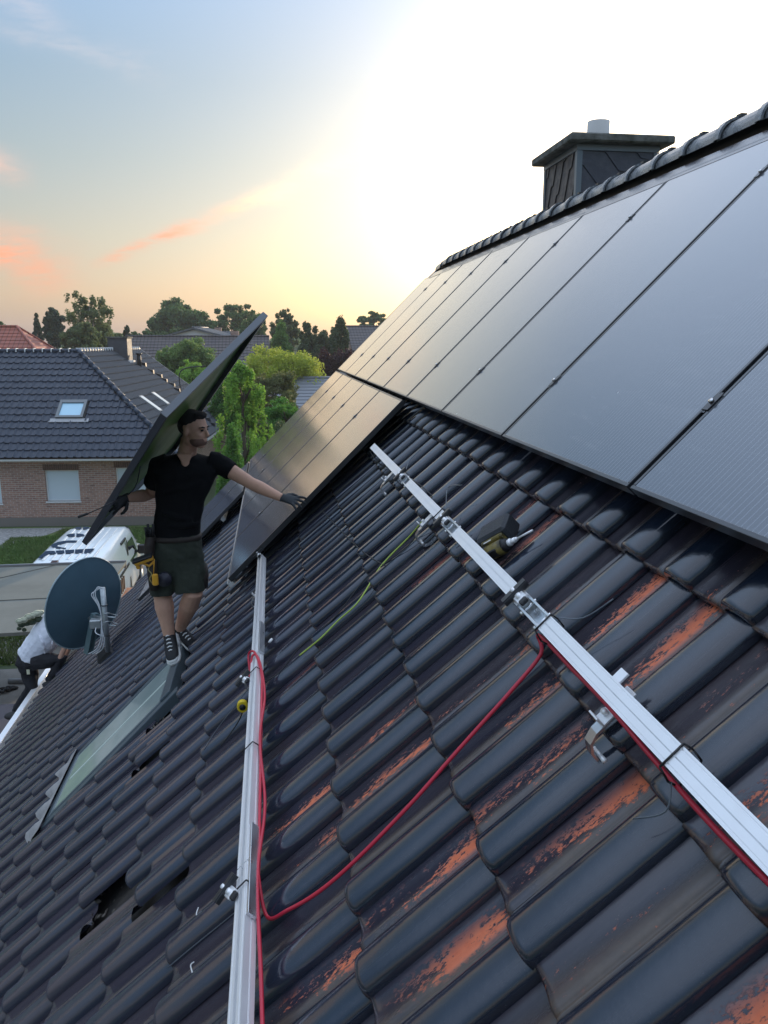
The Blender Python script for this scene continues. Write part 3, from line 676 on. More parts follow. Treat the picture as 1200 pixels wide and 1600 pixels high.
def ziptie(a, y, label, tail=None, w=.052, n=-PT):
    r = thing('zip_tie', label, 'cable tie', W(a, y, n), 'black zip ties on the rails')
    m_ = MB(); ps = [W(a+dx_, y, n+dn) for dx_, dn in ((-w/2, .002), (w/2+.004, .002), (w/2+.012, -.03), (w/2+.006, -.052), (-w/2, -.046), (-w/2-.003, -.02), (-w/2, .002))]
    for p, q in zip(ps[:-1], ps[1:]): m_.tube([p, q], .0022, 6)
    obj('tie_band', m_, M['black_plastic'], r)
    if tail: obj('tie_tail', MB().tube(smooth(tail, 5), .0016, 5), mat('tie_tail', (.12, .14, .16), .3), r)
ziptie(AR, 1.115, 'black zip tie around the right rail nearest the corner, its tail pointing left', [W(AR+.034, 1.115, -.07), onr(1040, 1268, -.09), onr(990, 1279, -.10)])
ziptie(AR, 1.755, 'black zip tie around the right rail where the red cable turns off', [W(AR-.03, 1.755, -.05), onr(912, 965, -.07), onr(958, 936, -.06)])
ziptie(AR, 3.02, 'black zip tie on the right rail with a white tail', [W(AR-.03, 3.02, -.05), onr(700, 762, -.06), onr(722, 758, -.05)])
ziptie(AR, 4.0, 'farthest black zip tie on the right rail', [W(AR-.03, 4.0, -.05), onr(640, 720, -.06), onr(658, 702, -.04)])
ziptie(AL, 2.66, 'black zip tie around the left rail and the red cables, midway', None)
ziptie(AL, 3.34, 'black zip tie at the left rail beside the tape measure', [W(AL+.04, 3.32, -.07), onr(340, 1138, -.11), onr(318, 1172, -.12)])
ziptie(AL, 1.90, 'black zip tie around the left rail where the red cable bends away', [W(AL+.04, 1.9, -.08), onr(352, 1438, -.11), onr(300, 1480, -.13), onr(262, 1512, -.13)])
# little yellow tape measure hanging by the left rail
tm = thing('tape_measure', 'small yellow and black tape measure hanging at the left rail', 'tape measure', onr(379, 1102, -.09))
c_ = onr(379, 1103, -.075); mb = MB(); mb.rings([[c_+Vector((math.cos(t_*math.pi/8)*.024, k*.026-.013, math.sin(t_*math.pi/8)*.027)) for t_ in range(16)] for k in (0, 1)], 0, True, False)
obj('casing', mb, M['yellow'], tm, bevel=.004); mb = MB(); mb.tube([c_+Vector((.0, -.016, 0)), c_+Vector((0, .016, 0))], .014, 12); obj('hub', mb, M['black_plastic'], tm)
# plastic curls
for (p, lb) in ((((310, 1418), (307, 1430), (313, 1448)), 'upper small white plastic curl on the tiles left of the left rail'), (((303, 1503), (298, 1508), (300, 1518), (302, 1527)), 'lower small white plastic curl on the tiles near the bottom edge')):
    cable('plastic_curl', [onr(x, y, -.135) for x, y in p], .0018, M['white_plastic'], lb, 'plastic strip')
# weather stain card: tiny tag by the left rail
tg = MB(); tg.tube([W(AL-.05, 3.72, -.10), W(AL-.05, 3.72, -.092)], .014, 8); tag(obj('end_cap', tg, M['white_plastic']), 'round white cap beside the left rail above the tape measure', 'cap')

# ================================================================== IMPACT DRIVER
dr = thing('impact_driver', 'black and yellow cordless impact driver lying on the tiles against the right rail', 'impact driver', onr(785, 835))
def frame_from(o, ex, ez):
    ex = ex.normalized(); ez = (ez-ex*ez.dot(ex)).normalized(); ey = ez.cross(ex)
    return Matrix(((ex.x, ey.x, ez.x, o.x), (ex.y, ey.y, ez.y, o.y), (ex.z, ey.z, ez.z, o.z), (0, 0, 0, 1)))
oo = onr(790, 852, -.105); ax = onr(862, 811, -.10)-onr(806, 841, -.10)
MD = frame_from(oo, ax, NN)
mb = MB(); mb.bbox((-.098, .010, -.012), (.034, .102, .058), .010, 0, MD); 
for k in range(6): mb.box((-.02+k*.007, .088, .0), (-.017+k*.007, .0905, .04), 0, MD)
mb.bbox((.0, .03, .052), (.024, .075, .056), .002, 0, MD)
obj('battery', mb, mat('battery', (.020, .024, .030), .6, bump=(150, .4)), dr)
mb = MB(); mb.bbox((-.075, -.004, -.014), (.02, .013, .046), .004, 0, MD); mb.tube([MD @ Vector((-.06, -.02, .012)), MD @ Vector((.012, -.02, .012))], .026, 14); mb.tube([MD @ Vector((-.03, .01, .0)), MD @ Vector((-.035, .02, .0))], .018, 10); obj('housing', mb, mat('olive_housing', (.20, .15, .03), .45, var=(40, .9, (.03, .03, .02))), dr)
mb = MB(); mb.tube([MD @ Vector((-.066, -.02, .012)), MD @ Vector((-.058, -.02, .012))], .028, 14); mb.bbox((-.05, -.046, .0), (-.01, -.038, .03), .003, 0, MD); mb.tube([MD @ Vector((.010, -.02, .012)), MD @ Vector((.030, -.02, .012))], [.026, .017], 14); obj('nose_cone', mb, M['black_plastic'], dr)
mb = MB(); 
for x0, x1, r in ((.030, .036, .012), (.037, .042, .013), (.043, .060, .009), (.060, .068, .007), (.068, .135, .0036)): mb.tube([MD @ Vector((x0, -.02, .012)), MD @ Vector((x1, -.02, .012))], r, 12)
obj('bit_holder', mb, M['alu_bright'], dr)
mb = MB(); mb.bbox((-.055, -.010, .046), (-.022, -.006, .0485), .0006, 0, MD); obj('label_strip', mb, M['white_plastic'], dr)

# ================================================================== SATELLITE DISH
ds = thing('satellite_dish', 'dark grey blue satellite dish on a steel pole above the tiles, seen from behind', 'satellite dish', onr(167, 1028, -.15))
DY = 8.3
dc = PX(132, 943, 8.75)
nrm = Vector((-.70, .66, .16)).normalized()       # direction the dish faces
ux = Vector((0, 0, 1)).cross(nrm).normalized(); uy = nrm.cross(ux)
mb = MB(); R1, R2 = .47, .535; rr = []
for k in range(9):
    f_ = k/8; dep = .095*(1-f_*f_); rr.append([dc+ux*(R1*f_*math.cos(t_))+uy*(R2*f_*math.sin(t_))-nrm*dep for t_ in [2*math.pi*i/48 for i in range(48)]] if k else [dc-nrm*.095]*48)
mb.rings(rr, 0, False)
rr2 = [[dc+ux*((R1+e)*math.cos(t_))+uy*((R2+e)*math.sin(t_))+nrm*d_ for t_ in [2*math.pi*i/48 for i in range(48)]] for e, d_ in ((0, 0), (.004, -.006), (.012, -.003), (.012, .010), (0, .012), (-.004, .004))]
mb.rings(rr2, 1, False)
rr3 = [[q+nrm*.004 for q in r] for r in rr]; mb.rings(rr3[::-1], 0, False)
obj('reflector', mb, [mat('dish_paint', (.070, .135, .175), .42, 0, .5, var=(5, .3, (.05, .09, .12))), mat('dish_rim', (.32, .42, .45), .4)], ds)
pt, pb_ = PX(160, 918, 8.25), PX(169, 1018, 8.22)
mb = MB(); mb.tube([pb_, pt], .028, 16); obj('pole', mb, M['galv'], ds)
mb = MB(); bt, bb = PX(148, 958, 8.55), PX(136, 1020, 8.55)
ex = (bb-bt); MMd = frame_from((bt+bb)/2, ex, -nrm); L = ex.length/2
mb.bbox((-L, -.035, -.02), (L, .035, .02), .006, 0, MMd); mb.bbox((-L, .030, -.02), (L, .036, .06), .002, 0, MMd); mb.bbox((-L, -.036, -.02), (L, -.030, .06), .002, 0, MMd)
obj('mount_arm', mb, mat('mount_grey', (.12, .19, .21), .45, .3), ds)
mb = MB()
for yy in (965, 978):
    p, q = PX(146, yy-2, 8.45), PX(181, yy, 8.20); mb.tube([p, q], .009, 8)
    mb.tube(smooth([PX(158, yy-3, 8.15), PX(168, yy-7, 8.12), PX(176, yy-5, 8.2), PX(184, yy-3, 8.22)], 4), .006, 6)
mb.bbox(tuple(PX(150, 974, 8.38)-Vector((.06, .05, .05))), tuple(PX(150, 974, 8.38)+Vector((.06, .05, .05))), .01)
mb.tube([PX(140, 966, 8.62), PX(150, 972, 8.4)], .02, 8)
obj('pole_clamp', mb, M['galv'], ds)
mb = MB()
for k in range(3):
    o_ = k*3
    mb.tube(smooth([PX(160-o_*.5, 919, 8.16), PX(152-o_*.6, 918+o_, 8.16), PX(149-o_, 930, 8.15), PX(155-o_*.4, 945, 8.14), PX(158, 962, 8.13), PX(160-o_*.3, 985, 8.12), PX(163-o_, 1000, 8.12), PX(160-o_*1.5, 1014, 8.14), PX(150-o_*2, 1022, 8.2)], 6), .0055, 6)
mb.tube(smooth([PX(150, 981, 8.2), PX(149, 988, 8.15), PX(155, 992, 8.12), PX(161, 993, 8.12)], 5), .005, 6)
obj('coax_cable', mb, mat('coax_white', (.62, .66, .68), .5), ds)
mb = MB(); bs = PR(169, 1026, -.15); 
mb.rings([[W(bs[0]+da*s_, bs[1]+dy*s_, n_) for da, dy in ((-.09, -.07), (.11, -.07), (.11, .07), (-.09, .07))] for s_, n_ in ((1.0, TB+.03), (.85, TB+.09), (.35, TB+.15))], 0, True, False)
obj('rubber_boot', mb, M['rubber'], ds)
for yy, nm in ((945, 0), (992, 0)):
    p = pb_.lerp(pt, (1018-yy)/100); mb = MB(); mb.tube([p-Vector((0, 0, .004)), p+Vector((0, 0, .004))], .036, 12); obj('cable_tie', mb, M['black_plastic'], ds)

# ================================================================== GROUND
def ground_mat(name, c1, c2, scale, rough=.9, bump=1.0, c3=None):
    m = bpy.data.materials.new(name); m.use_nodes = True; t = NT(m.node_tree); b = t.n['Principled BSDF']
    P = t.new('ShaderNodeNewGeometry').outputs['Position']
    n = t.noise(P, scale, 6, .65); n2 = t.noise(P, scale*.12, 4, .6)
    col = t.mix(t.ss(n, .35, .7), (*c1, 1), (*c2, 1))
    if c3: col = t.mix(t.m('MULTIPLY', t.ss(n2, .45, .7), .7), col, (*c3, 1))
    t.put(b.inputs['Base Color'], col); b.inputs['Roughness'].default_value = rough
    bn = t.new('ShaderNodeBump'); bn.inputs['Strength'].default_value = bump; bn.inputs['Distance'].default_value = .03
    t.put(bn.inputs['Height'], t.noise(P, scale*4, 4, .6)); t.l.new(bn.outputs[0], b.inputs['Normal']); return m
M['grass'] = ground_mat('grass', (.085, .16, .03), (.13, .20, .05), 3.0, c3=(.16, .16, .07))
M['soil'] = ground_mat('far_ground', (.05, .08, .03), (.07, .09, .04), .3)
M['paving'] = ground_mat('paving', (.17, .165, .15), (.24, .23, .21), 1.5, .85, .5, c3=(.12, .115, .10))
M['gravel'] = ground_mat('gravel', (.30, .30, .29), (.55, .54, .53), 9.0, .9, 2.0)
def sheet(name, pts, z, m_, kind='structure'):
    mb = MB(); mb.add([(x, y, z) for x, y in pts], [tuple(range(len(pts)))]); return tag(obj(name, mb, m_), kind=kind)
sheet('ground', [(-1500, -300), (1500, -300), (1500, 3000), (-1500, 3000)], 0, M['soil'])
sheet('lawn', [(-20, 17.9), (-2.5, 17.9), (6, 30), (6, 44), (-1.2, 44), (-2.6, 31.7), (-30, 34)], .004, M['grass'])
sheet('pavement', [(-20, -6), (-1, -6), (-1, 17.6), (-20, 17.9)], .008, M['paving'])
sheet('gravel_bed', [(-24, 33.2), (-8.3, 32.0), (-8.7, 30.9), (-10.0, 28.6), (-24, 27.5)], .012, M['gravel'])
sheet('driveway', [(-6.9, 18.0), (-3.2, 18.0), (-2.6, 27), (-6.6, 27)], .016, M['paving'])
# grass blades near the van and the pavement edge
def grass_patch(name, n, x0, x1, y0, y1, h):
    X = rng.uniform(x0, x1, n); Y = rng.uniform(y0, y1, n); A = rng.uniform(0, 6.28, n); hh = h*rng.uniform(.5, 1.3, n); wd = .012+.01*rng.random(n)
    c, s_ = np.cos(A), np.sin(A); v = np.empty((n, 3, 3)); lx = rng.normal(0, .35, n)*hh; ly = rng.normal(0, .35, n)*hh
    v[:, 0] = np.stack([X-c*wd, Y-s_*wd, 0*X+.005], 1); v[:, 1] = np.stack([X+c*wd, Y+s_*wd, 0*X+.005], 1); v[:, 2] = np.stack([X+lx, Y+ly, hh], 1)
    me = bpy.data.meshes.new(name); me.vertices.add(n*3); me.vertices.foreach_set('co', v.ravel()); me.loops.add(n*3); me.loops.foreach_set('vertex_index', np.arange(n*3))
    me.polygons.add(n); me.polygons.foreach_set('loop_start', np.arange(0, n*3, 3)); me.polygons.foreach_set('loop_total', np.full(n, 3)); me.update(); me.materials.append(M['grass'])
    return tag(link(name, me), kind='stuff')
grass_patch('grass', 22000, -8.4, -3.0, 26, 31.6, .12); grass_patch('grass', 9000, -9.5, -5.5, 17.9, 20.5, .12); grass_patch('grass', 12000, -11, -6.8, 24, 27.5, .10); grass_patch('grass', 5000, -9.9, -8.3, 27.5, 30.5, .10)

# ================================================================== CARPORT
cp = thing('carport', 'low carport with flat grey roofing felt roof in front of the white van', 'carport', (-8, 15, 0))
mb = MB(); mb.add([(-16, 12.75, 2.44), (-3.42, 13.15, 2.44), (-3.30, 17.3, 2.44), (-16, 17.33, 2.44), (-16, 12.75, 2.5), (-3.42, 13.15, 2.5), (-3.30, 17.3, 2.5), (-16, 17.33, 2.5)],
   [(3, 2, 1, 0), (4, 5, 6, 7), (0, 1, 5, 4), (1, 2, 6, 5), (2, 3, 7, 6), (3, 0, 4, 7)])
obj('flat_roof', mb, mat('roofing_felt', (.155, .165, .145), .85, var=(.9, .8, (.115, .125, .11)), bump=(80, .5)), cp)
for p, q in (((-16, 14.55, 2.5), (-3.38, 14.95, 2.5)), ((-7.2, 14.9, 2.5), (-4.7, 17.3, 2.5)), ((-16, 17.28, 2.5), (-3.32, 17.26, 2.5))):
    mb = MB(); mb.tube([p, q], .014, 4); obj('felt_seam', mb, mat('felt_seam', (.07, .075, .065), .9), cp)
mb = MB(); mb.box((-16, 17.33, 2.36), (-3.30, 17.37, 2.53)); obj('fascia', mb, M['grey_paint'], cp)
for x in (-15.6, -9.4): 
    for y in (13.1, 17.1):
        mb = MB(); mb.box((x-.06, y-.06, 0), (x+.06, y+.06, 2.44)); obj('post', mb, M['grey_paint'], cp)
gw = thing('garden_wall', 'orange brown brick wall with dark slats next to the satellite dish', 'wall', (-3, 15, 0))
mb = MB(); mb.box((-3.30, 13.3, 0), (-3.08, 17.2, 1.95)); obj('wall', mb, brick_material('orange_brick', (.42, .19, .10), (.34, .15, .08), (.30, .26, .22)), gw)
for k in range(24):
    mb = MB(); mb.box((-3.35, 13.4+k*.16, 1.95), (-3.31, 13.44+k*.16, 2.25)); obj('slat', mb, mat('slat_wood', (.16, .12, .09), .8), gw)

# low porch roof at the eave and what lies on it and on the pavement
lp = thing('flat_roof', 'dark low flat roof at the lower left below the gutter', 'flat roof', (-6, 8, 0))
mb = MB(); mb.box((-9, 2, 1.62), (-3.62, 12.1, 1.70)); obj('roof_slab', mb, mat('dark_felt', (.055, .052, .065), .7, var=(3, .6, (.08, .075, .085)), bump=(60, .6)), lp)
mb = MB(); mb.box((-8.8, 2.2, 0), (-3.9, 11.9, 1.62)); obj('wall', mb, M['brick'], lp)
p = PZ(14, 1064, .05); q = PZ(44, 1064, .05)
dp = MB(); dp.tube([p, q], .058, 14); tag(obj('drain_pipe', dp, M['grey_paint']), 'short grey pipe lying on the pavement beside the kneeling worker', 'pipe')
rg = MB(); p = PZ(12, 1079, .03)
for k in range(9): rg.ell(p+Vector((random.uniform(-.12, .16), random.uniform(-.12, .12), random.uniform(0, .04))), (.07, .05, .03), 8)
tag(obj('work_glove', rg, M['rubber']), 'dark crumpled work glove lying on the pavement below the grey pipe', 'glove')

# ================================================================== NEIGHBOUR'S BRICK HOUSE
E0 = Vector((-3.72, 31.55, 0)); th_ = R_(5.0)
e1 = Vector((-math.cos(th_), math.sin(th_), 0)); e2 = Vector((math.sin(th_), math.cos(th_), 0))
ZE, ZR, RUN, LEN2, LEN1 = 2.80, 6.80, 5.25, 15.9, 26.0
HB = lambda a, b, z: E0+e1*a+e2*b+Vector((0, 0, z))
MH = Matrix(((-e1.x, e2.x, 0, E0.x), (-e1.y, e2.y, 0, E0.y), (0, 0, 1, 0), (0, 0, 0, 1)))   # local x to the right, y back
bh = thing('brick_house', 'brick house with dark blue grey tiled hip roof behind the white van', 'house', tuple(E0))
obj('roof', MB(), M['slate'], bh) if False else None
wl = MB(); wl.box((-LEN1, .45, 0), (-.45, .75, ZE)); wl.box((-.75, .75, 0), (-.45, LEN2-.3, ZE))
WINS = [(69, 126, 735, 783, 'l'), (-60, 4, 737, 787, 'l'), (180, 236, 731, 778, 'l')]
wl = MB(); YW = .45
def to_local(P): return MH.inverted() @ P
wl_rects = []
for (x0, x1, y0, y1, _) in WINS:
    c0 = ray(x0, y0); c1 = ray(x1, y1)
    def hit(d):
        n_ = e2; t_ = ((E0+e2*YW)-EYE).dot(n_)/d.dot(n_); return to_local(EYE+d*t_)
    A, B = hit(c0), hit(c1); wl_rects.append((A.x, B.x, B.z, A.z))
xs = sorted([-LEN1]+[v for r in wl_rects for v in r[:2]]+[-.45])
i = 0
segs = []; cur = -LEN1
for r in sorted(wl_rects):
    wl.box((cur, YW, 0), (r[0], YW+.3, ZE)); wl.box((r[0], YW, 0), (r[1], YW+.3, r[2])); wl.box((r[0], YW, r[3]), (r[1], YW+.3, ZE)); cur = r[1]
wl.box((cur, YW, 0), (-.45, YW+.3, ZE)); wl.box((-.75, YW+.3, 0), (-.45, LEN2-.3, ZE)); wl.box((-10.3, LEN2-.6, 0), (-.75, LEN2-.3, ZE))
o = obj('wall', wl, M['brick'], bh, MH)
mb = MB(); mb.box((-LEN1, YW-.03, 0), (-.42, YW-.004, .36)); mb.box((-.446, YW, 0), (-.42, LEN2-.3, .36)); obj('plinth', mb, mat('plinth', (.20, .18, .16), .85), bh, MH)
M['blind'] = mat('window_blind', (.62, .72, .78), .5); M['win_frame'] = mat('window_frame', (.80, .82, .83), .4)
for r in wl_rects:
    x0, x1, z0, z1 = r; fw = .05
    mb = MB(); mb.box((x0, YW+.10, z0), (x1, YW+.16, z0+fw)); mb.box((x0, YW+.10, z1-fw), (x1, YW+.16, z1)); mb.box((x0, YW+.10, z0+fw), (x0+fw, YW+.16, z1-fw)); mb.box((x1-fw, YW+.10, z0+fw), (x1, YW+.16, z1-fw))
    wn_ = obj('window', mb, M['win_frame'], bh, MH); pn = MB(); pn.box((x0+fw, YW+.12, z0+fw), (x1-fw, YW+.135, z1-fw)); obj('blind', pn, M['blind'], wn_, MH)
    sl_ = MB(); sl_.box((x0-.03, YW-.04, z0-.05), (x1+.03, YW+.1, z0)); obj('window_sill', sl_, M['win_frame'], wn_, MH)
    for k in range(int((x1-x0+.1)/.083)):          # soldier course
        b_ = MB(); b_.box((x0-.05+k*.083, YW-.012, z1+.01), (x0-.05+k*.083+.07, YW+.01, z1+.24)); obj('brick', b_, mat_soldier if 'mat_soldier' in globals() else globals().setdefault('mat_soldier', mat('soldier_brick', (.17, .095, .07), .85, var=(9, .8, (.06, .04, .035)))), bh, MH)
# roof deck
SL = math.hypot(RUN, ZR-ZE)
dk = MB(); dk.add([(0, 0, ZE), (-LEN1, 0, ZE), (-LEN1, RUN, ZR), (-RUN, RUN, ZR), (-RUN, LEN2, ZR), (0, LEN2, ZE), (-2*RUN, LEN2, ZE), (-2*RUN, RUN*2, ZE), (-LEN1, 2*RUN, ZE)],
    [(0, 3, 2, 1), (0, 5, 4, 3), (3, 4, 6, 7), (2, 3, 7, 8), (5, 6, 4)])
rf = obj('roof', dk, mat('neighbour_deck', (.012, .014, .018), .7), bh, MH)
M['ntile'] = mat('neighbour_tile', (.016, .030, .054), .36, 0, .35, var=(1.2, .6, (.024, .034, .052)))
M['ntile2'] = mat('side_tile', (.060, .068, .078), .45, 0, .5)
fa = MB(); fa.box((-LEN1, -.06, ZE-.10), (.04, -.02, ZE-.035)); fa.box((-.02+.03, -.02, ZE-.13), (.06, LEN2, ZE-.02)); obj('gutter', fa, mat('gutter_white', (.55, .56, .55), .4), bh, MH)
sf = MB(); sf.box((-LEN1, -.018, ZE-.12), (.008, YW, ZE-.10)); sf.box((-.45, YW, ZE-.12), (.008, LEN2, ZE-.10)); obj('soffit', sf, M['win_frame'], bh, MH)
vg = MB(); vg.prism([(0, 0, ZE), (0, 0, ZE+.10), (-RUN, 0, ZR+.10), (-RUN, 0, ZR)], (0, LEN2, 0), (0, LEN2+.05, 0)); obj('verge', vg, mat('verge_grey', (.25, .27, .28), .5), bh, MH)
# front slope tiles: one S-profile tile, copied
nw, nl = .292, .40
up1 = Vector((0, RUN, ZR-ZE)).normalized(); nv1 = Vector((0, -(ZR-ZE), RUN)).normalized()
def ntile(w_, l_, lift, amp):
    mb = MB(); pr = [(0, .0), (.02, .6), (.10, 1.0), (.20, 1.0), (.30, .5), (.38, .1), (.55, -.05), (.80, 0), (1.0, .1)]; vs = []
    for s_, dh in ((0, -.022), (0, 0), (l_*1.08, 0)):
        for u_, h_ in pr: vs.append((u_*w_, s_, h_*amp+dh+lift*(1-s_/l_)+.012))
    n = len(pr); mb.add(vs, [(i*n+j, i*n+j+1, (i+1)*n+j+1, (i+1)*n+j) for i in range(2) for j in range(n-1)], 0, False); return mb
nt_mb = ntile(nw, nl, .035, .050); nt_me = nt_mb.mesh('roof_tile', M['ntile'])
def slopeM(o, ax, ay): 
    ax = Vector(ax).normalized(); ay = Vector(ay).normalized(); az_ = ax.cross(ay)
    return Matrix(((ax.x, ay.x, az_.x, o[0]), (ax.y, ay.y, az_.y, o[1]), (ax.z, ay.z, az_.z, o[2]), (0, 0, 0, 1)))
rest = MB(); cnt = 0; rows = int(SL/nl); nl_ = SL/rows
SKW = (98, 132, 627, 654)
def hit1(x, y):
    nW = (MH.to_3x3() @ nv1).normalized(); d = ray(x, y); p_ = MH @ Vector((0, 0, ZE)); t_ = (p_-EYE).dot(nW)/d.dot(nW); P_ = to_local(EYE+d*t_)
    return P_.x, (P_-Vector((P_.x, 0, ZE))).dot(up1)
kx0, ks1 = hit1(96, 628); kx1, ks0 = hit1(130, 655)
for r_ in range(rows):
    s0 = r_*nl_
    for c in range(int(LEN1/nw)+1):
        x = -(c+1)*nw+.02
        if x+nw*.5 > -(s0+nl_*.5)*RUN/SL: continue
        if x < -LEN1: continue
        if x+nw > kx0+.1 and x < kx1-.1 and s0+nl_ > ks0+.1 and s0 < ks1-.15: continue
        o_ = Vector((x+random.uniform(-.004, .004), 0, ZE))+up1*s0; MM = MH @ slopeM(o_, (1, 0, 0), up1) @ Matrix.Rotation(random.uniform(-.02, .02), 4, 'X')
        if x > -13.2 and cnt < 290: link('roof_tile', nt_me, rf, MM); cnt += 1
        else: rest.add(nt_mb.v, nt_mb.f, 0, False, MM)
tag(obj('front_tile_field', rest, M['ntile'], rf), kind='stuff')
# right slope, too fine to pick apart
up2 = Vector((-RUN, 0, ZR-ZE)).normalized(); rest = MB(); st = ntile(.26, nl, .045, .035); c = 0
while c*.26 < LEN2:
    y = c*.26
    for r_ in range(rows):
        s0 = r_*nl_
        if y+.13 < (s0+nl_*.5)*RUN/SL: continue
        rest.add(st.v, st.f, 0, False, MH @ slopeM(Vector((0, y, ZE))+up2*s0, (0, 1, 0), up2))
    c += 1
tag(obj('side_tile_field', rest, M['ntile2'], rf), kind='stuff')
# ridge and hip caps with pale clips
def caps(p, q, n, r=.10, clip=True, mt='ntile'):
    p = Vector(p); q = Vector(q); cap_ = MB(); L = (q-p).length/n
    cap_.tube([(0, 0, 0), (0, L*.97, 0)], [r*1.06, r*.92], 8); me = cap_.mesh('ridge_cap', M[mt]); cl_ = MB(); cl_.box((-r*1.3, -.02, -.04), (r*1.3, .02, r*1.25)); cme = cl_.mesh('cap_clip', M['win_frame'] if clip else M['ntile2'])
    d = (q-p).normalized(); zz_ = Vector((0, 0, 1)); xx = d.cross(zz_).normalized(); up_ = xx.cross(d)
    R3 = Matrix(((xx.x, d.x, up_.x, 0), (xx.y, d.y, up_.y, 0), (xx.z, d.z, up_.z, 0), (0, 0, 0, 1)))
    for i in range(n):
        MM = MH @ Matrix.Translation(p+d*(L*i)) @ R3; link('ridge_cap', me, rf, MM)
        if clip: link('cap_clip', cme, rf, MM)
caps((-13.6, RUN, ZR+.03), (-RUN, RUN, ZR+.03), 22); caps((0.02, 0, ZE+.05), (-RUN, RUN, ZR+.05), 19, .11, False); 
caps((-RUN, RUN+.1, ZR+.04), (-RUN, LEN2, ZR+.04), 26, .10, True)
# skylight of the neighbour
MM = MH @ slopeM(Vector(((kx0+kx1)/2, 0, ZE))+up1*((ks0+ks1)/2), (1, 0, 0), up1); hw_, hl_ = (kx1-kx0)/2, (ks1-ks0)/2
mb = MB()
for (x0, x1, y0, y1) in ((-hw_, hw_, -hl_, -hl_+.11), (-hw_, hw_, hl_-.17, hl_), (-hw_, -hw_+.11, -hl_+.11, hl_-.17), (hw_-.11, hw_, -hl_+.11, hl_-.17)): mb.box((x0, y0, 0), (x1, y1, .13), 0, MM)
kw = obj('skylight', mb, mat('skylight_grey', (.16, .18, .19), .4, .4), bh); mb = MB(); mb.box((-hw_+.11, -hl_+.11, .05), (hw_-.11, hl_-.17, .075), 0, MM)
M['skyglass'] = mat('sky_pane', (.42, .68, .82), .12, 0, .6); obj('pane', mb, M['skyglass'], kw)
mb = MB(); mb.box((-hw_-.25, -hl_-.22, .03), (hw_+.25, -hl_-.02, .065), 0, MM); obj('apron', mb, M['lead'], kw)
# things on the right slope
def hit2(x, y):
    n2 = (MH.to_3x3() @ Vector((ZR-ZE, 0, RUN)).normalized()).normalized(); d = ray(x, y); p_ = MH @ Vector((0, 0, ZE)); t_ = (p_-EYE).dot(n2)/d.dot(n2); return to_local(EYE+d*t_)
P = hit2(204, 566)
mb = MB(); mb.box((P.x-1.0, P.y-.35, P.z-.2), (P.x-.02, P.y+.55, ZR+.62)); nc = obj('chimney', mb, mat('slate_chimney', (.07, .072, .082), .55, var=(5, .7, (.10, .10, .11))), bh, MH)
mb = MB(); mb.box((P.x-1.06, P.y-.41, ZR+.62), (P.x+.04, P.y+.61, ZR+.69)); obj('chimney_cap', mb, M['concrete'], nc, MH)
mb = MB(); mb.box((P.x-.02, P.y-.4, P.z-.05), (P.x+.10, P.y+.6, P.z+.10)); obj('chimney_flashing', mb, M['win_frame'], nc, MH)
P = hit2(218, 573); mb = MB(); mb.tube([P, P+Vector((0, 0, .62))], .11, 10); mb.tube([P+Vector((0, 0, .62)), P+Vector((0, 0, .70))], .15, 10); obj('vent_pipe', mb, M['black_plastic'], bh, MH)
for (x, y) in ((222, 570), (234, 581), (247, 588), (255, 595), (267, 602), (275, 610), (322, 656), (329, 664)):
    P = hit2(x, y); mb = MB(); mb.prism([(-.12, 0, 0), (.22, 0, -.10), (.20, 0, .10), (-.05, 0, .16)], (0, -.13, 0), (0, .13, 0), 0, Matrix.Translation(P)); obj('roof_vent', mb, M['black_plastic'], bh, MH)
for (x0, y0, x1, y1) in ((218, 621, 248, 646), (235, 616, 260, 635)):
    A = hit2(x0, y0); B = hit2(x1, y1); yw = .55; d = B-A; d.y = 0
    mb = MB(); MMv = slopeM(Vector((A.x, min(A.y, B.y), A.z)), (0, 1, 0), up2); L = ((A-B).dot(up2)); mb.box((0, -L, .05), (yw, 0, .12), 0, MMv); s_ = obj('skylight', mb, mat('side_skylight', (.25, .26, .27), .4), bh, MH)
    mb = MB(); mb.box((.06, -L+.06, .12), (yw-.06, -.06, .13), 0, MMv); obj('pane', mb, mat('bright_pane', (.75, .8, .8), .12, 0, .8), s_, MH)
mb = MB(); P = hit2(283, 612); mb.tube(smooth([P, P+Vector((-.05, 0, .9)), P+Vector((.3, .2, 1.25)), P+Vector((1.2, .8, 1.35))], 6), .03, 6)
obj('aerial_cable', mb, M['black_plastic'], bh, MH)

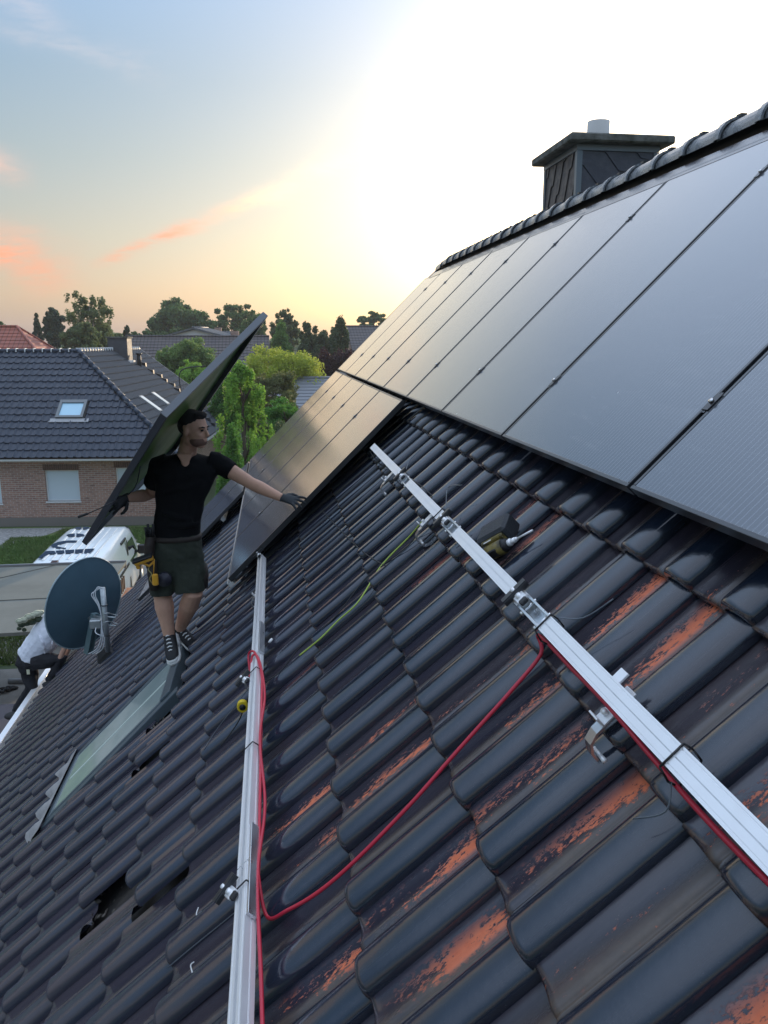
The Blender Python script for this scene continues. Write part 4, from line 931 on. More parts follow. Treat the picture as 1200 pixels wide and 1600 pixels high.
# ================================================================== MORE HOUSES
def gable_house(label, x0, x1, y0, y1, ze, zr_, roofm, wallm, rot=0, hip=0, wins=(), cat='house', chimneys=()):
    """ridge runs along local x"""
    MM = Matrix.Translation(((x0+x1)/2, (y0+y1)/2, 0)) @ Matrix.Rotation(R_(rot), 4, 'Z'); w_, d_ = (x1-x0)/2, (y1-y0)/2
    r = thing('house', label, cat, ((x0+x1)/2, (y0+y1)/2, 0))
    mb = MB(); mb.box((-w_+.3, -d_+.3, 0), (w_-.3, d_-.3, ze-.02))
    if not hip: mb.prism([(-w_+.3, -d_+.3, ze-.02), (-w_+.3, d_-.3, ze-.02), (-w_+.3, 0, zr_-.25)], (0, 0, 0), (2*w_-.6, 0, 0))
    obj('wall', mb, wallm, r, MM)
    mb = MB(); h = hip; t = .16
    top = [(-w_+h, 0, zr_), (w_-h, 0, zr_)]
    vs = [(-w_, -d_, ze), (w_, -d_, ze), (w_, d_, ze), (-w_, d_, ze), *top]
    fs = [(0, 1, 5, 4), (2, 3, 4, 5)] + ([(1, 2, 5), (3, 0, 4)] if hip else [])
    mb.add(vs, fs); mb.add([(v[0], v[1], v[2]-t) for v in vs], [tuple(reversed(f)) for f in fs])
    for a_, b_ in (((0, 1), (2, 3)) if not hip else ((0, 1), (1, 2), (2, 3), (3, 0))): mb.add([vs[a_], vs[b_], (*vs[b_][:2], ze-t), (*vs[a_][:2], ze-t)], [(0, 1, 2, 3)])
    if not hip:
        for a_, b_, c_ in ((0, 4, 3), (1, 5, 2)):
            for p, q in ((a_, b_), (b_, c_)): mb.add([vs[p], vs[q], (*vs[q][:2], vs[q][2]-t), (*vs[p][:2], vs[p][2]-t)], [(0, 1, 2, 3)])
    ro = obj('roof', mb, roofm, r, MM)
    # courses as real ribs, ridge cap
    mb = MB(); SLn = math.hypot(d_, zr_-ze); nr = max(4, int(SLn/.42)); 
    for k in range(nr):
        f0, f1 = k/nr, (k+1)/nr; lift = .05
        for sg in (-1, 1):
            a0 = -w_+h*f0; a1 = w_-h*f0; b0 = -w_+h*f1; b1 = w_-h*f1; yA, yB = sg*d_*(1-f0), sg*d_*(1-f1); zA, zB = ze+(zr_-ze)*f0, ze+(zr_-ze)*f1
            mb.add([(a0, yA, zA+.01), (a1, yA, zA+.01), (a1, yA, zA+lift), (a0, yA, zA+lift), (b1, yB, zB+.015), (b0, yB, zB+.015)], [(0, 1, 2, 3), (3, 2, 4, 5)])
        if hip:
            for sg in (-1, 1):
                yA, yB = d_*(1-f0), d_*(1-f1); zA, zB = ze+(zr_-ze)*f0, ze+(zr_-ze)*f1; xA, xB = sg*(w_-h*f0), sg*(w_-h*f1)
                mb.add([(xA, -yA, zA+.01), (xA, yA, zA+.01), (xA, yA, zA+lift), (xA, -yA, zA+lift), (xB, yB, zB+.015), (xB, -yB, zB+.015)], [(0, 1, 2, 3), (3, 2, 4, 5)])
    tag(obj('tile_courses', mb, roofm, ro, MM), kind='stuff')
    mb = MB(); mb.tube([(-w_+h, 0, zr_+.03), (w_-h, 0, zr_+.03)], .10, 8)
    if hip:
        for sx in (-1, 1):
            for sy in (-1, 1): mb.tube([(sx*(w_-h), 0, zr_+.04), (sx*w_, sy*d_, ze+.05)], .10, 8)
    obj('ridge_cap', mb, roofm, ro, MM)
    for (wx, wz, ww, wh) in wins:
        mb = MB(); mb.box((wx, -d_+.24, wz), (wx+ww, -d_+.32, wz+wh)); o_ = obj('window', mb, M['win_frame'], r, MM); mb = MB(); mb.box((wx+.07, -d_+.22, wz+.07), (wx+ww-.07, -d_+.25, wz+wh-.07)); obj('pane', mb, mat('dark_pane', (.05, .06, .07), .1), o_, MM)
    for (cx, cy, cw, top_) in chimneys:
        mb = MB(); mb.box((cx-cw, cy-cw, zr_-1.5), (cx+cw, cy+cw, top_)); o_ = obj('chimney', mb, M['brick'], ro, MM)
    return r
def striped(name, c1, c2, sx=3.3, rough=.6):
    m = bpy.data.materials.new(name); m.use_nodes = True; t = NT(m.node_tree); b = t.n['Principled BSDF']
    P = t.new('ShaderNodeTexCoord').outputs['Object']; x, y, z = t.sep(P)
    s_ = t.m('PINGPONG', x, .15); n = t.noise(P, 1.2, 5, .6)
    col = t.mix(t.ss(s_, .02, .05), (*[c*.45 for c in c1], 1), t.mix(t.ss(n, .35, .7), (*c1, 1), (*c2, 1)))
    t.put(b.inputs['Base Color'], col); b.inputs['Roughness'].default_value = rough; return m
M['redroof'] = striped('red_clay_roof', (.34, .085, .045), (.26, .07, .045)); M['darkroof'] = striped('brown_grey_roof', (.065, .055, .058), (.09, .075, .07))
M['greyroof'] = striped('grey_roof', (.10, .115, .13), (.13, .14, .15)); M['whitewall'] = mat('white_render', (.62, .61, .58), .8)
def at(x, y, Y): return PX(x, y, Y)
def zat(y, Y, x=400): return PX(x, y, Y).z
a_, b_ = at(-60, 512, 58), at(62, 511, 58); zr1 = b_.z
gable_house('house with bright red tiled hip roof at the left edge beyond the brick house', at(-40, 512, 58).x-9, at(108, 512, 58).x+1.0, 52, 64, zr1-3.9, zr1, M['redroof'], M['brick'], hip=4.4)
x0, x1 = at(196, 528, 72).x, at(392, 528, 72).x; zr2 = zat(526, 72)
gable_house('long house with dark brown grey roof beyond the round green tree', x0, x1+1.6, 66.5, 77.5, zr2-3.6, zr2, M['darkroof'], M['brick'], wins=[(4.6, 1.2, 1.3, 1.3), (2.0, 1.2, 1.3, 1.3)], chimneys=[((x1-x0)/2-2.2, .6, .35, zr2+.5)])
x0, x1 = at(288, 513, 92).x, at(334, 513, 92).x
gable_house('white gabled house showing its pale gable over the long dark roof', x0, x1, 88, 99, zat(530, 92), zat(512, 92), M['greyroof'], M['whitewall'], rot=62)
x0, x1 = at(310, 520, 100).x, at(384, 520, 100).x
gable_house('low house with blue grey roof and small chimneys, far behind the carried panel', x0, x1+2, 96, 105, zat(530, 96), zat(519, 100), M['greyroof'], M['whitewall'], chimneys=[(-1.5, 0, .4, zat(512, 100)), (2.2, 0, .3, zat(514, 100))])
x0, x1 = at(541, 515, 80).x, at(606, 515, 80).x
gable_house('dark roofed brick house on the right, half hidden by the solar panels', x0, x1+3, 74, 86, zat(548, 76), zat(510, 80), M['darkroof'], M['brick'], wins=[(-3.4, 2.6, 1.1, 1.3)])
x0 = at(446, 597, 45).x; x1 = at(500, 597, 45).x
gable_house('garden shed with smooth grey roof between the willow and the panels', x0-1, x1+1.5, 41, 49, zat(640, 42), zat(592, 45), mat('shed_roof', (.20, .21, .23), .6), M['whitewall'], cat='shed')

# ================================================================== TREES
def leafmat(name, c1, c2, c3=None):
    m = bpy.data.materials.new(name); m.use_nodes = True; t = NT(m.node_tree); b = t.n['Principled BSDF']
    geo = t.new('ShaderNodeNewGeometry'); P = geo.outputs['Position']
    n = t.noise(P, 1.3, 3, .6); n2 = t.noise(P, 9.0, 2, .5)
    col = t.mix(t.ss(n, .35, .68), (*c1, 1), (*c2, 1)); col = t.mix(t.m('MULTIPLY', t.ss(n2, .5, .75), .5), col, (*(c3 or [c*1.5 for c in c2]), 1))
    t.put(b.inputs['Base Color'], col); b.inputs['Roughness'].default_value = .6; b.inputs['Specular IOR Level'].default_value = .25
    tr = t.new('ShaderNodeBsdfTranslucent'); t.put(tr.inputs[0], t.mix(.6, col, (.25, .35, .05, 1), 'MULTIPLY') if False else col)
    mx = t.new('ShaderNodeMixShader'); mx.inputs[0].default_value = .45; out = t.n['Material Output']
    t.l.new(b.outputs[0], mx.inputs[1]); t.l.new(tr.outputs[0], mx.inputs[2]); t.l.new(mx.outputs[0], out.inputs[0]); return m
M['bark'] = mat('bark', (.09, .07, .05), .9, var=(8, .7, (.05, .04, .035)), bump=(20, .8)); M['birch_bark'] = mat('birch_bark', (.45, .43, .40), .8, var=(6, .9, (.08, .07, .06)))
G = {'oak': leafmat('oak_leaf', (0.072, 0.135, 0.050), (0.124, 0.214, 0.072)), 'birch': leafmat('birch_leaf', (0.112, 0.158, 0.068), (0.180, 0.232, 0.098)),
     'conifer': leafmat('conifer_leaf', (0.036, 0.076, 0.045), (0.063, 0.112, 0.058)), 'pale': leafmat('pale_leaf', (0.128, 0.210, 0.068), (0.195, 0.300, 0.090)),
     'willow': leafmat('willow_leaf', (0.300, 0.375, 0.053), (0.450, 0.500, 0.075)), 'brown': leafmat('brown_green_leaf', (0.112, 0.143, 0.053), (0.180, 0.195, 0.075)),
     'purple': leafmat('purple_leaf', (0.042, 0.021, 0.024), (0.068, 0.033, 0.036), (0.090, 0.045, 0.045)), 'bright': leafmat('bright_conifer_leaf', (0.150, 0.300, 0.045), (0.255, 0.450, 0.075)),
     'thuja': leafmat('thuja_leaf', (0.075, 0.195, 0.033), (0.128, 0.300, 0.053)), 'cypress': leafmat('cypress_leaf', (0.102, 0.214, 0.057), (0.180, 0.315, 0.080)), 'dark': leafmat('hedge_leaf', (0.068, 0.112, 0.050), (0.124, 0.168, 0.072))}
def leaves(name, C, R, n, size, shape='round', droop=0, seed=0, clumps=60, spread=.22, up=0):
    n = int(n*2.6); clumps = int(clumps*2.2); size *= .74; spread *= .90
    r = np.random.default_rng(seed+11); C = np.array(C, float); Rr = np.array(R, float)
    # clump centres over and inside the crown envelope
    k = clumps; d = r.normal(size=(k, 3)); d /= np.linalg.norm(d, axis=1)[:, None]
    if shape in ('cone', 'column', 'ragged'):
        rag = shape == 'ragged'; shape = 'column' if rag else shape
        z = r.uniform(-1, 1, k) if shape == 'column' else 1-2*np.sqrt(r.random(k)); a = r.uniform(0, 6.283, k)
        rad = ((1-z)/2 if shape == 'cone' else np.sqrt(np.clip(1-np.abs(z)**3.5, .02, 1))*(1-.35*(z+1)/2))*(r.uniform(.55, 1.05, k)); rad = rad*(.35+.95*np.abs(np.sin(a*1.5+z*8+seed))) if rag else rad; cen = np.stack([np.cos(a)*rad, np.sin(a)*rad, z], 1)
    else:
        rad = r.uniform(.45, 1.0, k)**.6; lump = 1+.16*np.sin(d[:, 0]*5+seed)+.13*np.cos(d[:, 1]*6+d[:, 2]*5+seed*2); cen = d*(rad*lump)[:, None]; cen[:, 2] = np.where(cen[:, 2] < -.75, -.75+.3*(cen[:, 2]+.75), cen[:, 2])
    csz = spread*r.uniform(.6, 1.4, k); w_ = csz**2; pick = r.choice(k, n, p=w_/w_.sum())
    off = r.normal(size=(n, 3)); off /= np.linalg.norm(off, axis=1)[:, None]; off *= (r.random(n)**.45)[:, None]
    off[:, 2] *= .75
    p = cen[pick]+off*csz[pick][:, None]
    if droop: p[:, 2] -= droop*r.random(n)**2*np.linalg.norm(p[:, :2], axis=1)
    p = p*Rr+C
    nrm = off+.9*r.normal(size=(n, 3)); nrm[:, 2] += up; nrm /= np.linalg.norm(nrm, axis=1)[:, None]
    t1 = np.cross(nrm, r.normal(size=(n, 3))); t1 /= np.linalg.norm(t1, axis=1)[:, None]; t2 = np.cross(nrm, t1)
    s_ = size*r.uniform(.6, 1.35, n)[:, None]
    v = np.stack([p-t1*s_*.5, p+t2*s_*.32, p+t1*s_*.5, p-t2*s_*.32], 1)
    me = bpy.data.meshes.new(name); me.vertices.add(n*4); me.vertices.foreach_set('co', v.ravel()); me.loops.add(n*4); me.loops.foreach_set('vertex_index', np.arange(n*4))
    me.polygons.add(n); me.polygons.foreach_set('loop_start', np.arange(0, n*4, 4)); me.polygons.foreach_set('loop_total', np.full(n, 4)); me.update(); return me, cen*Rr+C
def tree(name, label, cat, kind, pxl, pxr, pyt, pyb, Y, n, size, shape='round', droop=0, clumps=60, spread=.22, trunk=None, bark='bark', seed=0, depth=1.0, up=0):
    L, Rt = PX(pxl, (pyt+pyb)/2, Y), PX(pxr, (pyt+pyb)/2, Y); cx = (L.x+Rt.x)/2; rx_ = (Rt.x-L.x)/2
    zt = PX((pxl+pxr)/2, pyt, Y).z; zb = max(.1, PX((pxl+pxr)/2, pyb, Y).z); cz, rz_ = (zt+zb)/2, (zt-zb)/2
    r = thing(name, label, cat, (cx, Y, 0))
    me, cen = leaves('crown', (cx, Y, cz), (rx_*.93, rx_*.93*depth, rz_*.93), n, size, shape, droop, seed, clumps, spread, up); me.materials.append(G[kind]); link('crown', me, r)
    mb = MB(); tr = trunk or max(.06, rz_*.05); rr = random.Random(seed)
    top_ = Vector((cx+rr.uniform(-.1, .1)*rx_, Y, cz+rz_*.55)); mb.tube(smooth([(cx, Y, 0), (cx+.05*rx_, Y, (zb+cz)/2*.7), (cx-.03*rx_, Y, cz), top_], 3), [tr*(1.2-1.0*i/9) for i in range(10)], 8)
    for q in cen[::max(1, len(cen)//14)][:14]:
        q = Vector(q); s0 = Vector((cx, Y, min(cz+rz_*.4, max(zb*.9, q.z-(q-Vector((cx, Y, q.z))).length*.8)))); mid = s0.lerp(q, .5)+Vector((0, 0, .12*rz_)); mb.tube([s0, mid, q], [tr*.45, tr*.28, tr*.1], 5)
    obj('trunk', mb, M[bark], r); return r
tree('oak_tree', 'broad dark green oak, the biggest round crown on the skyline', 'tree', 'oak', 230, 333, 474, 565, 110, 9000, .55, clumps=90, spread=.24, seed=3)
tree('oak_tree', 'dark green oak with sky gaps just left of the carried panel tip', 'tree', 'oak', 331, 404, 470, 560, 112, 4200, .50, clumps=60, spread=.19, seed=4)
tree('birch_tree', 'tall feathery birch rising over the ridge of the brick house', 'tree', 'birch', 104, 178, 452, 562, 68, 4600, .26, clumps=70, spread=.15, bark='birch_bark', seed=5, droop=.2)
tree('broadleaf_tree', 'low bushy green tree at the foot of the tall birch', 'tree', 'birch', 98, 160, 505, 565, 64, 4000, .26, clumps=50, spread=.22, seed=6)
tree('conifer_tree', 'small dark pointed conifer, leftmost on the skyline', 'tree', 'conifer', 48, 68, 488, 535, 95, 1800, .35, 'cone', clumps=40, spread=.2, seed=7)
tree('conifer_tree', 'dark rounded conifer beside the smaller pointed one above the red roof', 'tree', 'conifer', 66, 106, 484, 545, 92, 3600, .35, clumps=50, spread=.22, seed=8)
tree('broadleaf_tree', 'dark treetop at the very left edge over the red roof', 'tree', 'oak', -20, 12, 498, 540, 90, 1500, .35, clumps=30, seed=9)
tree('spruce_tree', 'thin spruce with sparse top left of the broad oak', 'tree', 'conifer', 184, 214, 498, 560, 80, 2200, .26, 'cone', clumps=50, spread=.13, seed=10)
tree('broadleaf_tree', 'pale green scrubby tree between the birch and the thin spruce', 'tree', 'birch', 150, 204, 517, 570, 84, 3600, .32, clumps=50, seed=11)
tree('broadleaf_tree', 'low green tree at the left foot of the broad oak', 'tree', 'oak', 205, 246, 516, 565, 98, 2200, .40, clumps=40, seed=12)
tree('broadleaf_tree', 'dark green tree right behind the tip of the carried panel', 'tree', 'oak', 374, 422, 488, 570, 96, 3600, .42, clumps=50, seed=13)
tree('broadleaf_tree', 'dark green ragged tree above and behind the bright cypress', 'tree', 'dark', 418, 470, 488, 560, 92, 3600, .40, clumps=50, seed=14)
tree('cypress_tree', 'broad green cone shaped cypress above the yellow willow', 'tree', 'cypress', 410, 467, 500, 590, 72, 6500, .26, 'cone', clumps=110, spread=.24, seed=15)
tree('broadleaf_tree', 'wide grey green tree in the line right of the cypress', 'tree', 'dark', 462, 515, 508, 600, 76, 4800, .34, clumps=60, seed=16)
tree('poplar_tree', 'narrow upright dark tree near the house at right', 'tree', 'dark', 514, 551, 499, 600, 74, 3800, .30, 'column', clumps=60, spread=.28, seed=17)
tree('broadleaf_tree', 'grey green tree filling the gap left of the narrow upright tree', 'tree', 'dark', 492, 530, 514, 600, 78, 2800, .32, clumps=40, seed=18)
tree('oak_tree', 'distant tree above the panels at right on the skyline', 'tree', 'oak', 556, 612, 487, 530, 130, 2600, .50, clumps=50, spread=.2, seed=19)
tree('round_tree', 'round pale green tree in front of the long dark roof', 'tree', 'pale', 244, 338, 526, 612, 57, 9000, .24, clumps=90, spread=.25, seed=20)
tree('shrub', 'bright yellow green shrub at the foot of the round tree', 'shrub', 'bright', 262, 345, 566, 650, 52, 5000, .20, clumps=60, spread=.26, seed=21)
tree('willow_tree', 'yellow green weeping willow, the brightest crown in the gardens', 'tree', 'willow', 372, 504, 540, 632, 46, 13000, .17, clumps=110, spread=.22, droop=.35, seed=22)
tree('broadleaf_tree', 'dark purple leaved tree at the right of the willow', 'tree', 'purple', 494, 560, 540, 640, 58, 7000, .24, clumps=60, spread=.3, seed=23)
tree('broadleaf_tree', 'olive brown tree under the willow crown', 'tree', 'brown', 388, 468, 580, 668, 38, 8500, .13, clumps=80, spread=.22, seed=24)
tree('conifer_tree', 'bright green ragged conifer with drooping side shoots', 'tree', 'bright', 330, 432, 566, 770, 28, 6500, .13, 'ragged', clumps=42, spread=.15, droop=.5, seed=27)
tree('conifer_tree', 'slim leading shoot of light green conifer above the ragged one', 'tree', 'bright', 368, 404, 566, 660, 28.6, 2600, .11, 'cone', clumps=40, spread=.22, seed=35)
tree('thuja', 'rounded dense green thuja beside the standing workers shoulder', 'tree', 'thuja', 333, 394, 660, 800, 25, 8000, .10, 'cone', clumps=70, spread=.26, seed=26)
tree('shrub', 'dark green garden shrub between the brick house and the ragged conifer', 'shrub', 'thuja', 322, 386, 592, 680, 44, 6500, .15, clumps=60, spread=.28, seed=27)
tree('shrub', 'fresh green shrub next to the edge of the middle panel row', 'shrub', 'thuja', 404, 492, 626, 705, 33, 7000, .12, clumps=60, spread=.28, seed=28)
tree('shrub', 'dark shrub low behind the ragged conifer', 'shrub', 'dark', 380, 452, 660, 745, 30, 6000, .12, clumps=60, spread=.28, seed=29)
tree('shrub', 'deep green shrub below the grey shed roof', 'shrub', 'oak', 436, 540, 610, 690, 50, 5500, .18, clumps=60, spread=.28, seed=30)
tree('shrub', 'green bushes behind the rear end of the brick house', 'shrub', 'oak', 326, 378, 560, 640, 54, 4500, .18, clumps=50, spread=.28, seed=31)
# the far wood along the horizon
def far_wood():
    N = 26000; r = np.random.default_rng(5); az_ = r.uniform(R_(-60), R_(60), N); dist = r.uniform(240, 330, N); hgt = 6.0+3.2*np.sin(az_*23)+2.2*np.sin(az_*61+1)
    z = r.random(N)**.7*np.clip(hgt, 3, 12); p = np.stack([np.sin(az_)*dist, np.cos(az_)*dist, z], 1)
    nrm = r.normal(size=(N, 3)); nrm /= np.linalg.norm(nrm, axis=1)[:, None]; t1 = np.cross(nrm, r.normal(size=(N, 3))); t1 /= np.linalg.norm(t1, axis=1)[:, None]; t2 = np.cross(nrm, t1); s_ = 2.6
    v = np.stack([p-t1*s_*.5, p+t2*s_*.4, p+t1*s_*.5, p-t2*s_*.4], 1); me = bpy.data.meshes.new('far_wood'); me.vertices.add(N*4); me.vertices.foreach_set('co', v.ravel()); me.loops.add(N*4); me.loops.foreach_set('vertex_index', np.arange(N*4))
    me.polygons.add(N); me.polygons.foreach_set('loop_start', np.arange(0, N*4, 4)); me.polygons.foreach_set('loop_total', np.full(N, 4)); me.update(); me.materials.append(G['oak']); tag(link('far_wood', me), 'distant wood along the horizon', kind='stuff')
far_wood()
# ================================================================== WHITE VAN
van = thing('van', 'white transporter van with dark lettering on its ribbed roof parked behind the carport', 'van', (-5.05, 22, 0))
M['van'] = mat('van_paint', (.84, .88, .88), .25, 0, .5, coat=.5); M['van_glass'] = mat('van_glass', (.015, .02, .022), .06, 0, .8)
vx = -5.06
def vring(y, zt, hb, ht, zb=.34):
    pts = [(-hb*.96, zb), (-hb, zb+.12), (-hb*1.005, min(1.05, zt*.55)), (-hb*.985, zt*.66), (-(hb*.35+ht*.65), zt*.88), (-ht, zt*.965), (-ht*.86, zt), (-ht*.4, zt+.012), (ht*.4, zt+.012), (ht*.86, zt), (ht, zt*.965), ((hb*.35+ht*.65), zt*.88), (hb*.985, zt*.66), (hb*1.005, min(1.05, zt*.55)), (hb, zb+.12), (hb*.96, zb)]
    return [Vector((vx+x, y, z)) for x, z in pts]
secs = [(19.0, 1.86, .88, .74, .45), (19.06, 1.98, .93, .80, .36), (19.25, 2.04, .96, .83, .34), (21.0, 2.06, .97, .84, .34), (22.7, 2.05, .97, .83, .34), (23.15, 1.98, .965, .80, .34), (23.75, 1.60, .96, .80, .34), (24.1, 1.25, .95, .82, .34), (24.75, 1.10, .93, .80, .34), (24.98, .92, .88, .74, .36), (25.02, .6, .84, .7, .4)]
mb = MB(); mb.rings([vring(*q) for q in secs]); obj('body', mb, M['van'], van)
ribs = MB()
for k in range(7):
    x = vx-.57+k*.19; mb = MB(); mb.bbox((x-.035, 19.35, 2.045), (x+.035, 22.6, 2.078), .012); obj('roof_rib', mb, M['van'], van)
mb = MB(); mb.box((vx+.945, 20.6, 1.18), (vx+.985, 21.9, 1.25)); obj('door_rail', mb, M['black_plastic'], van)
for y0, y1, nm in ((22.15, 22.98, 'side_window'),):
    mb = MB(); mb.add([(vx+.972, y0, 1.16), (vx+.972, y1+.35, 1.16), (vx+.905, y1-.05, 1.74), (vx+.905, y0, 1.74)], [(0, 1, 2, 3)]); mb.add([(vx-.972, y0, 1.16), (vx-.972, y1+.35, 1.16), (vx-.905, y1-.05, 1.74), (vx-.905, y0, 1.74)], [(0, 3, 2, 1)]); obj(nm, mb, M['van_glass'], van)
mb = MB(); mb.add([(vx-.76, 23.22, 1.97), (vx+.76, 23.22, 1.97), (vx+.84, 24.08, 1.32), (vx-.84, 24.08, 1.32)], [(0, 1, 2, 3)]); obj('windscreen', mb, M['van_glass'], van)
mb = MB(); mb.add([(vx+.990, 21.9, .45), (vx+.990, 22.06, .45), (vx+.925, 22.06, 1.86), (vx+.925, 21.9, 1.86)], [(0, 1, 2, 3)]); mb.box((vx+.86, 21.4, 1.86), (vx+.90, 22.06, 1.92)); obj('door_gap', mb, M['black_plastic'], van)
mb = MB(); mb.box((vx+.96, 22.55, 1.0), (vx+.992, 22.72, 1.04)); obj('door_handle', mb, M['black_plastic'], van)
mb = MB(); mb.bbox((vx+1.0, 23.15, 1.15), (vx+1.22, 23.28, 1.42), .03); mb.box((vx+.95, 23.18, 1.2), (vx+1.02, 23.25, 1.26)); obj('wing_mirror', mb, M['black_plastic'], van)
mb = MB(); mb.bbox((vx-1.22, 23.15, 1.15), (vx-1.0, 23.28, 1.42), .03); mb.box((vx-1.02, 23.18, 1.2), (vx-.95, 23.25, 1.26)); obj('wing_mirror', mb, M['black_plastic'], van)
mb = MB(); mb.bbox((vx-.42, 19.02, 1.985), (vx-.02, 19.14, 2.05), .02); mb.bbox((vx-.32, 19.1, 2.03), (vx-.16, 19.24, 2.09), .015); obj('brake_light', mb, mat('brake_lamp', (.05, .008, .012), .2), van)
for sx in (-1, 1):
    for y in (20.0, 23.7):
        mb = MB(); mb.tube([(vx+sx*.78, y, .34), (vx+sx*.985, y, .34)], .34, 20); wh = obj('wheel', mb, M['rubber'], van); mb = MB(); mb.tube([(vx+sx*.95, y, .34), (vx+sx*1.0, y, .34)], .20, 16); obj('rim', mb, M['galv'], wh)
    mb = MB(); mb.box((vx+sx*.86-.05, 18.98, .9), (vx+sx*.86+.05, 19.05, 1.5)); obj('tail_light', mb, mat('tail_lamp', (.4, .02, .02), .25), van)
M['letters'] = mat('roof_lettering', (.025, .045, .075), .8, spec=.1)
def vq(pts):                                       # lettering lies flat on the roof ribs
    mb = MB(); P = [PZ(x, y, 2.082) for x, y in pts]; mb.prism(P, (0, 0, 0), (0, 0, .004)); return mb
def strip(mb, outer, inner):
    for i in range(len(outer)-1):
        q = [PZ(*outer[i], 2.082), PZ(*outer[i+1], 2.082), PZ(*inner[i+1], 2.082), PZ(*inner[i], 2.082)]; mb.add(q, [(0, 1, 2, 3)])
mb = MB(); segx = [(71, 861, 77, 865.5), (85, 860.3, 88, 865.2), (86.5, 860.2, 89.5, 865.1), (100, 859.4, 101, 864.6), (101.5, 859.3, 102.5, 864.6), (116, 858.6, 115.5, 864.3), (117.5, 858.5, 117, 864.2), (131, 857.7, 129, 864), (133, 857.6, 131, 864), (148, 857, 141, 863.8)]
for i in range(0, len(segx), 2):
    a_, b_ = segx[i], segx[i+1]; mb.add([PZ(a_[0], a_[1], 2.083), PZ(b_[0], b_[1], 2.083), PZ(b_[2], b_[3], 2.083), PZ(a_[2], a_[3], 2.083)], [(0, 1, 2, 3)])
mb.add([PZ(71, 861, 2.083), PZ(77, 865.5, 2.083), PZ(64.5, 872.3, 2.083), PZ(58, 872.6, 2.083)], [(0, 1, 2, 3)]); obj('roof_letter', mb, M['letters'], van)
mb = MB(); strip(mb, [(121, 844.5), (110, 844.2), (100, 844.8), (90, 846.8), (82, 850), (79, 853.3), (84, 855.6), (94, 857.3), (103, 857.4)], [(119, 848), (110, 847.6), (103, 848.2), (97, 849.6), (92, 851.2), (89, 852.9), (92, 854.0), (97, 855.2), (103, 856)]); obj('roof_letter', mb, M['letters'], van)
for (cx, cy, rx_, ry_) in ((118, 836.2, 13, 2.8), (128.5, 824.9, 11, 2.1)):
    mb = MB()
    for sg in (0, 1):
        P = [PZ(cx+rx_*math.cos(t_), cy+ry_*math.sin(t_), 2.083) for t_ in [math.pi*(-.5+sg)+math.pi*i/10 for i in range(11)]]
        P = [p+Vector((.02 if sg == 0 else -.02, 0, 0)) for p in P]; mb.add(P, [tuple(range(11))])
    obj('roof_letter', mb, M['letters'], van)

# ================================================================== PEOPLE
def skinmat(name, c): return mat(name, c, .55, 0, .4, var=(18, .35, tuple(v*.75 for v in c)))
M['skin'] = skinmat('skin', (.64, .37, .26)); M['shirt_black'] = mat('black_shirt', (.0045, .005, .0065), .9, spec=.2, bump=(220, .3)); M['shorts'] = mat('dark_olive_shorts', (.036, .044, .030), .85, bump=(200, .3), var=(7, .6, (.020, .026, .018)))
M['hair'] = mat('dark_hair', (.014, .010, .008), .7, bump=(300, 1)); M['glove'] = mat('grey_glove', (.030, .036, .042), .8); M['leather'] = mat('tool_belt', (.035, .025, .02), .7)
def body_obj(name, mb, m_, parent, vox=.008, smooth_it=3, folds=0):
    o = obj(name, mb, m_, parent); r = o.modifiers.new('remesh', 'REMESH'); r.mode = 'VOXEL'; r.voxel_size = vox; r.use_smooth_shade = True
    s_ = o.modifiers.new('smooth', 'SMOOTH'); s_.iterations = smooth_it; s_.factor = .5
    if folds:
        tx = bpy.data.textures.new('cloth_folds', 'CLOUDS'); tx.noise_scale = .11; tx.noise_depth = 2
        d_ = o.modifiers.new('folds', 'DISPLACE'); d_.texture = tx; d_.strength = folds; d_.mid_level = .5; d_.texture_coords = 'GLOBAL'
    return o
def oring(c, hx, hy, ax=(1, 0, 0), ay=(0, 1, 0), n=18, e=.8):
    ax, ay = Vector(ax), Vector(ay); out = []
    for i in range(n):
        t = 2*math.pi*i/n; ct, st_ = math.cos(t), math.sin(t); out.append(c+ax*(hx*math.copysign(abs(ct)**e, ct))+ay*(hy*math.copysign(abs(st_)**e, st_)))
    return out
def pxring(y, xl, xr, hd, Y, **k):
    c = PX((xl+xr)/2, y, Y); hx = (PX(xr, y, Y)-PX(xl, y, Y)).length/2; return oring(c, hx, hd, **k)
def head(mb, c, f, u, s=1.0):
    f = f.normalized(); u = (u-f*u.dot(f)).normalized(); sd = u.cross(f); A = (f, sd, u); P = lambda a, b, c_: c+(f*a+sd*b+u*c_)*s
    S = lambda *r: tuple(v*s for v in r)
    mb.ell(P(-.012, 0, .035), S(.098, .077, .092), 18, 0, A); mb.ell(P(.030, 0, -.030), S(.062, .060, .080), 16, 0, A); mb.ell(P(.052, 0, -.088), S(.034, .036, .026), 12, 0, A)
    mb.ell(P(-.02, 0, -.05), S(.06, .055, .06), 12, 0, A); mb.ell(P(.080, 0, .030), S(.014, .052, .012), 10, 0, A)
    mb.tube([P(.086, 0, .022), P(.100, 0, .0), P(.112, 0, -.020), P(.094, 0, -.028)], [.009*s, .011*s, .014*s, .009*s], 8); mb.ell(P(.088, 0, -.052), S(.012, .024, .006), 8, 0, A); mb.ell(P(.086, 0, -.062), S(.013, .021, .007), 8, 0, A)
    for q in (-1, 1): mb.ell(P(-.008, q*.078, -.004), S(.022, .010, .033), 10, 0, A); mb.ell(P(.055, q*.036, -.018), S(.03, .024, .022), 8, 0, A)
    return P, A
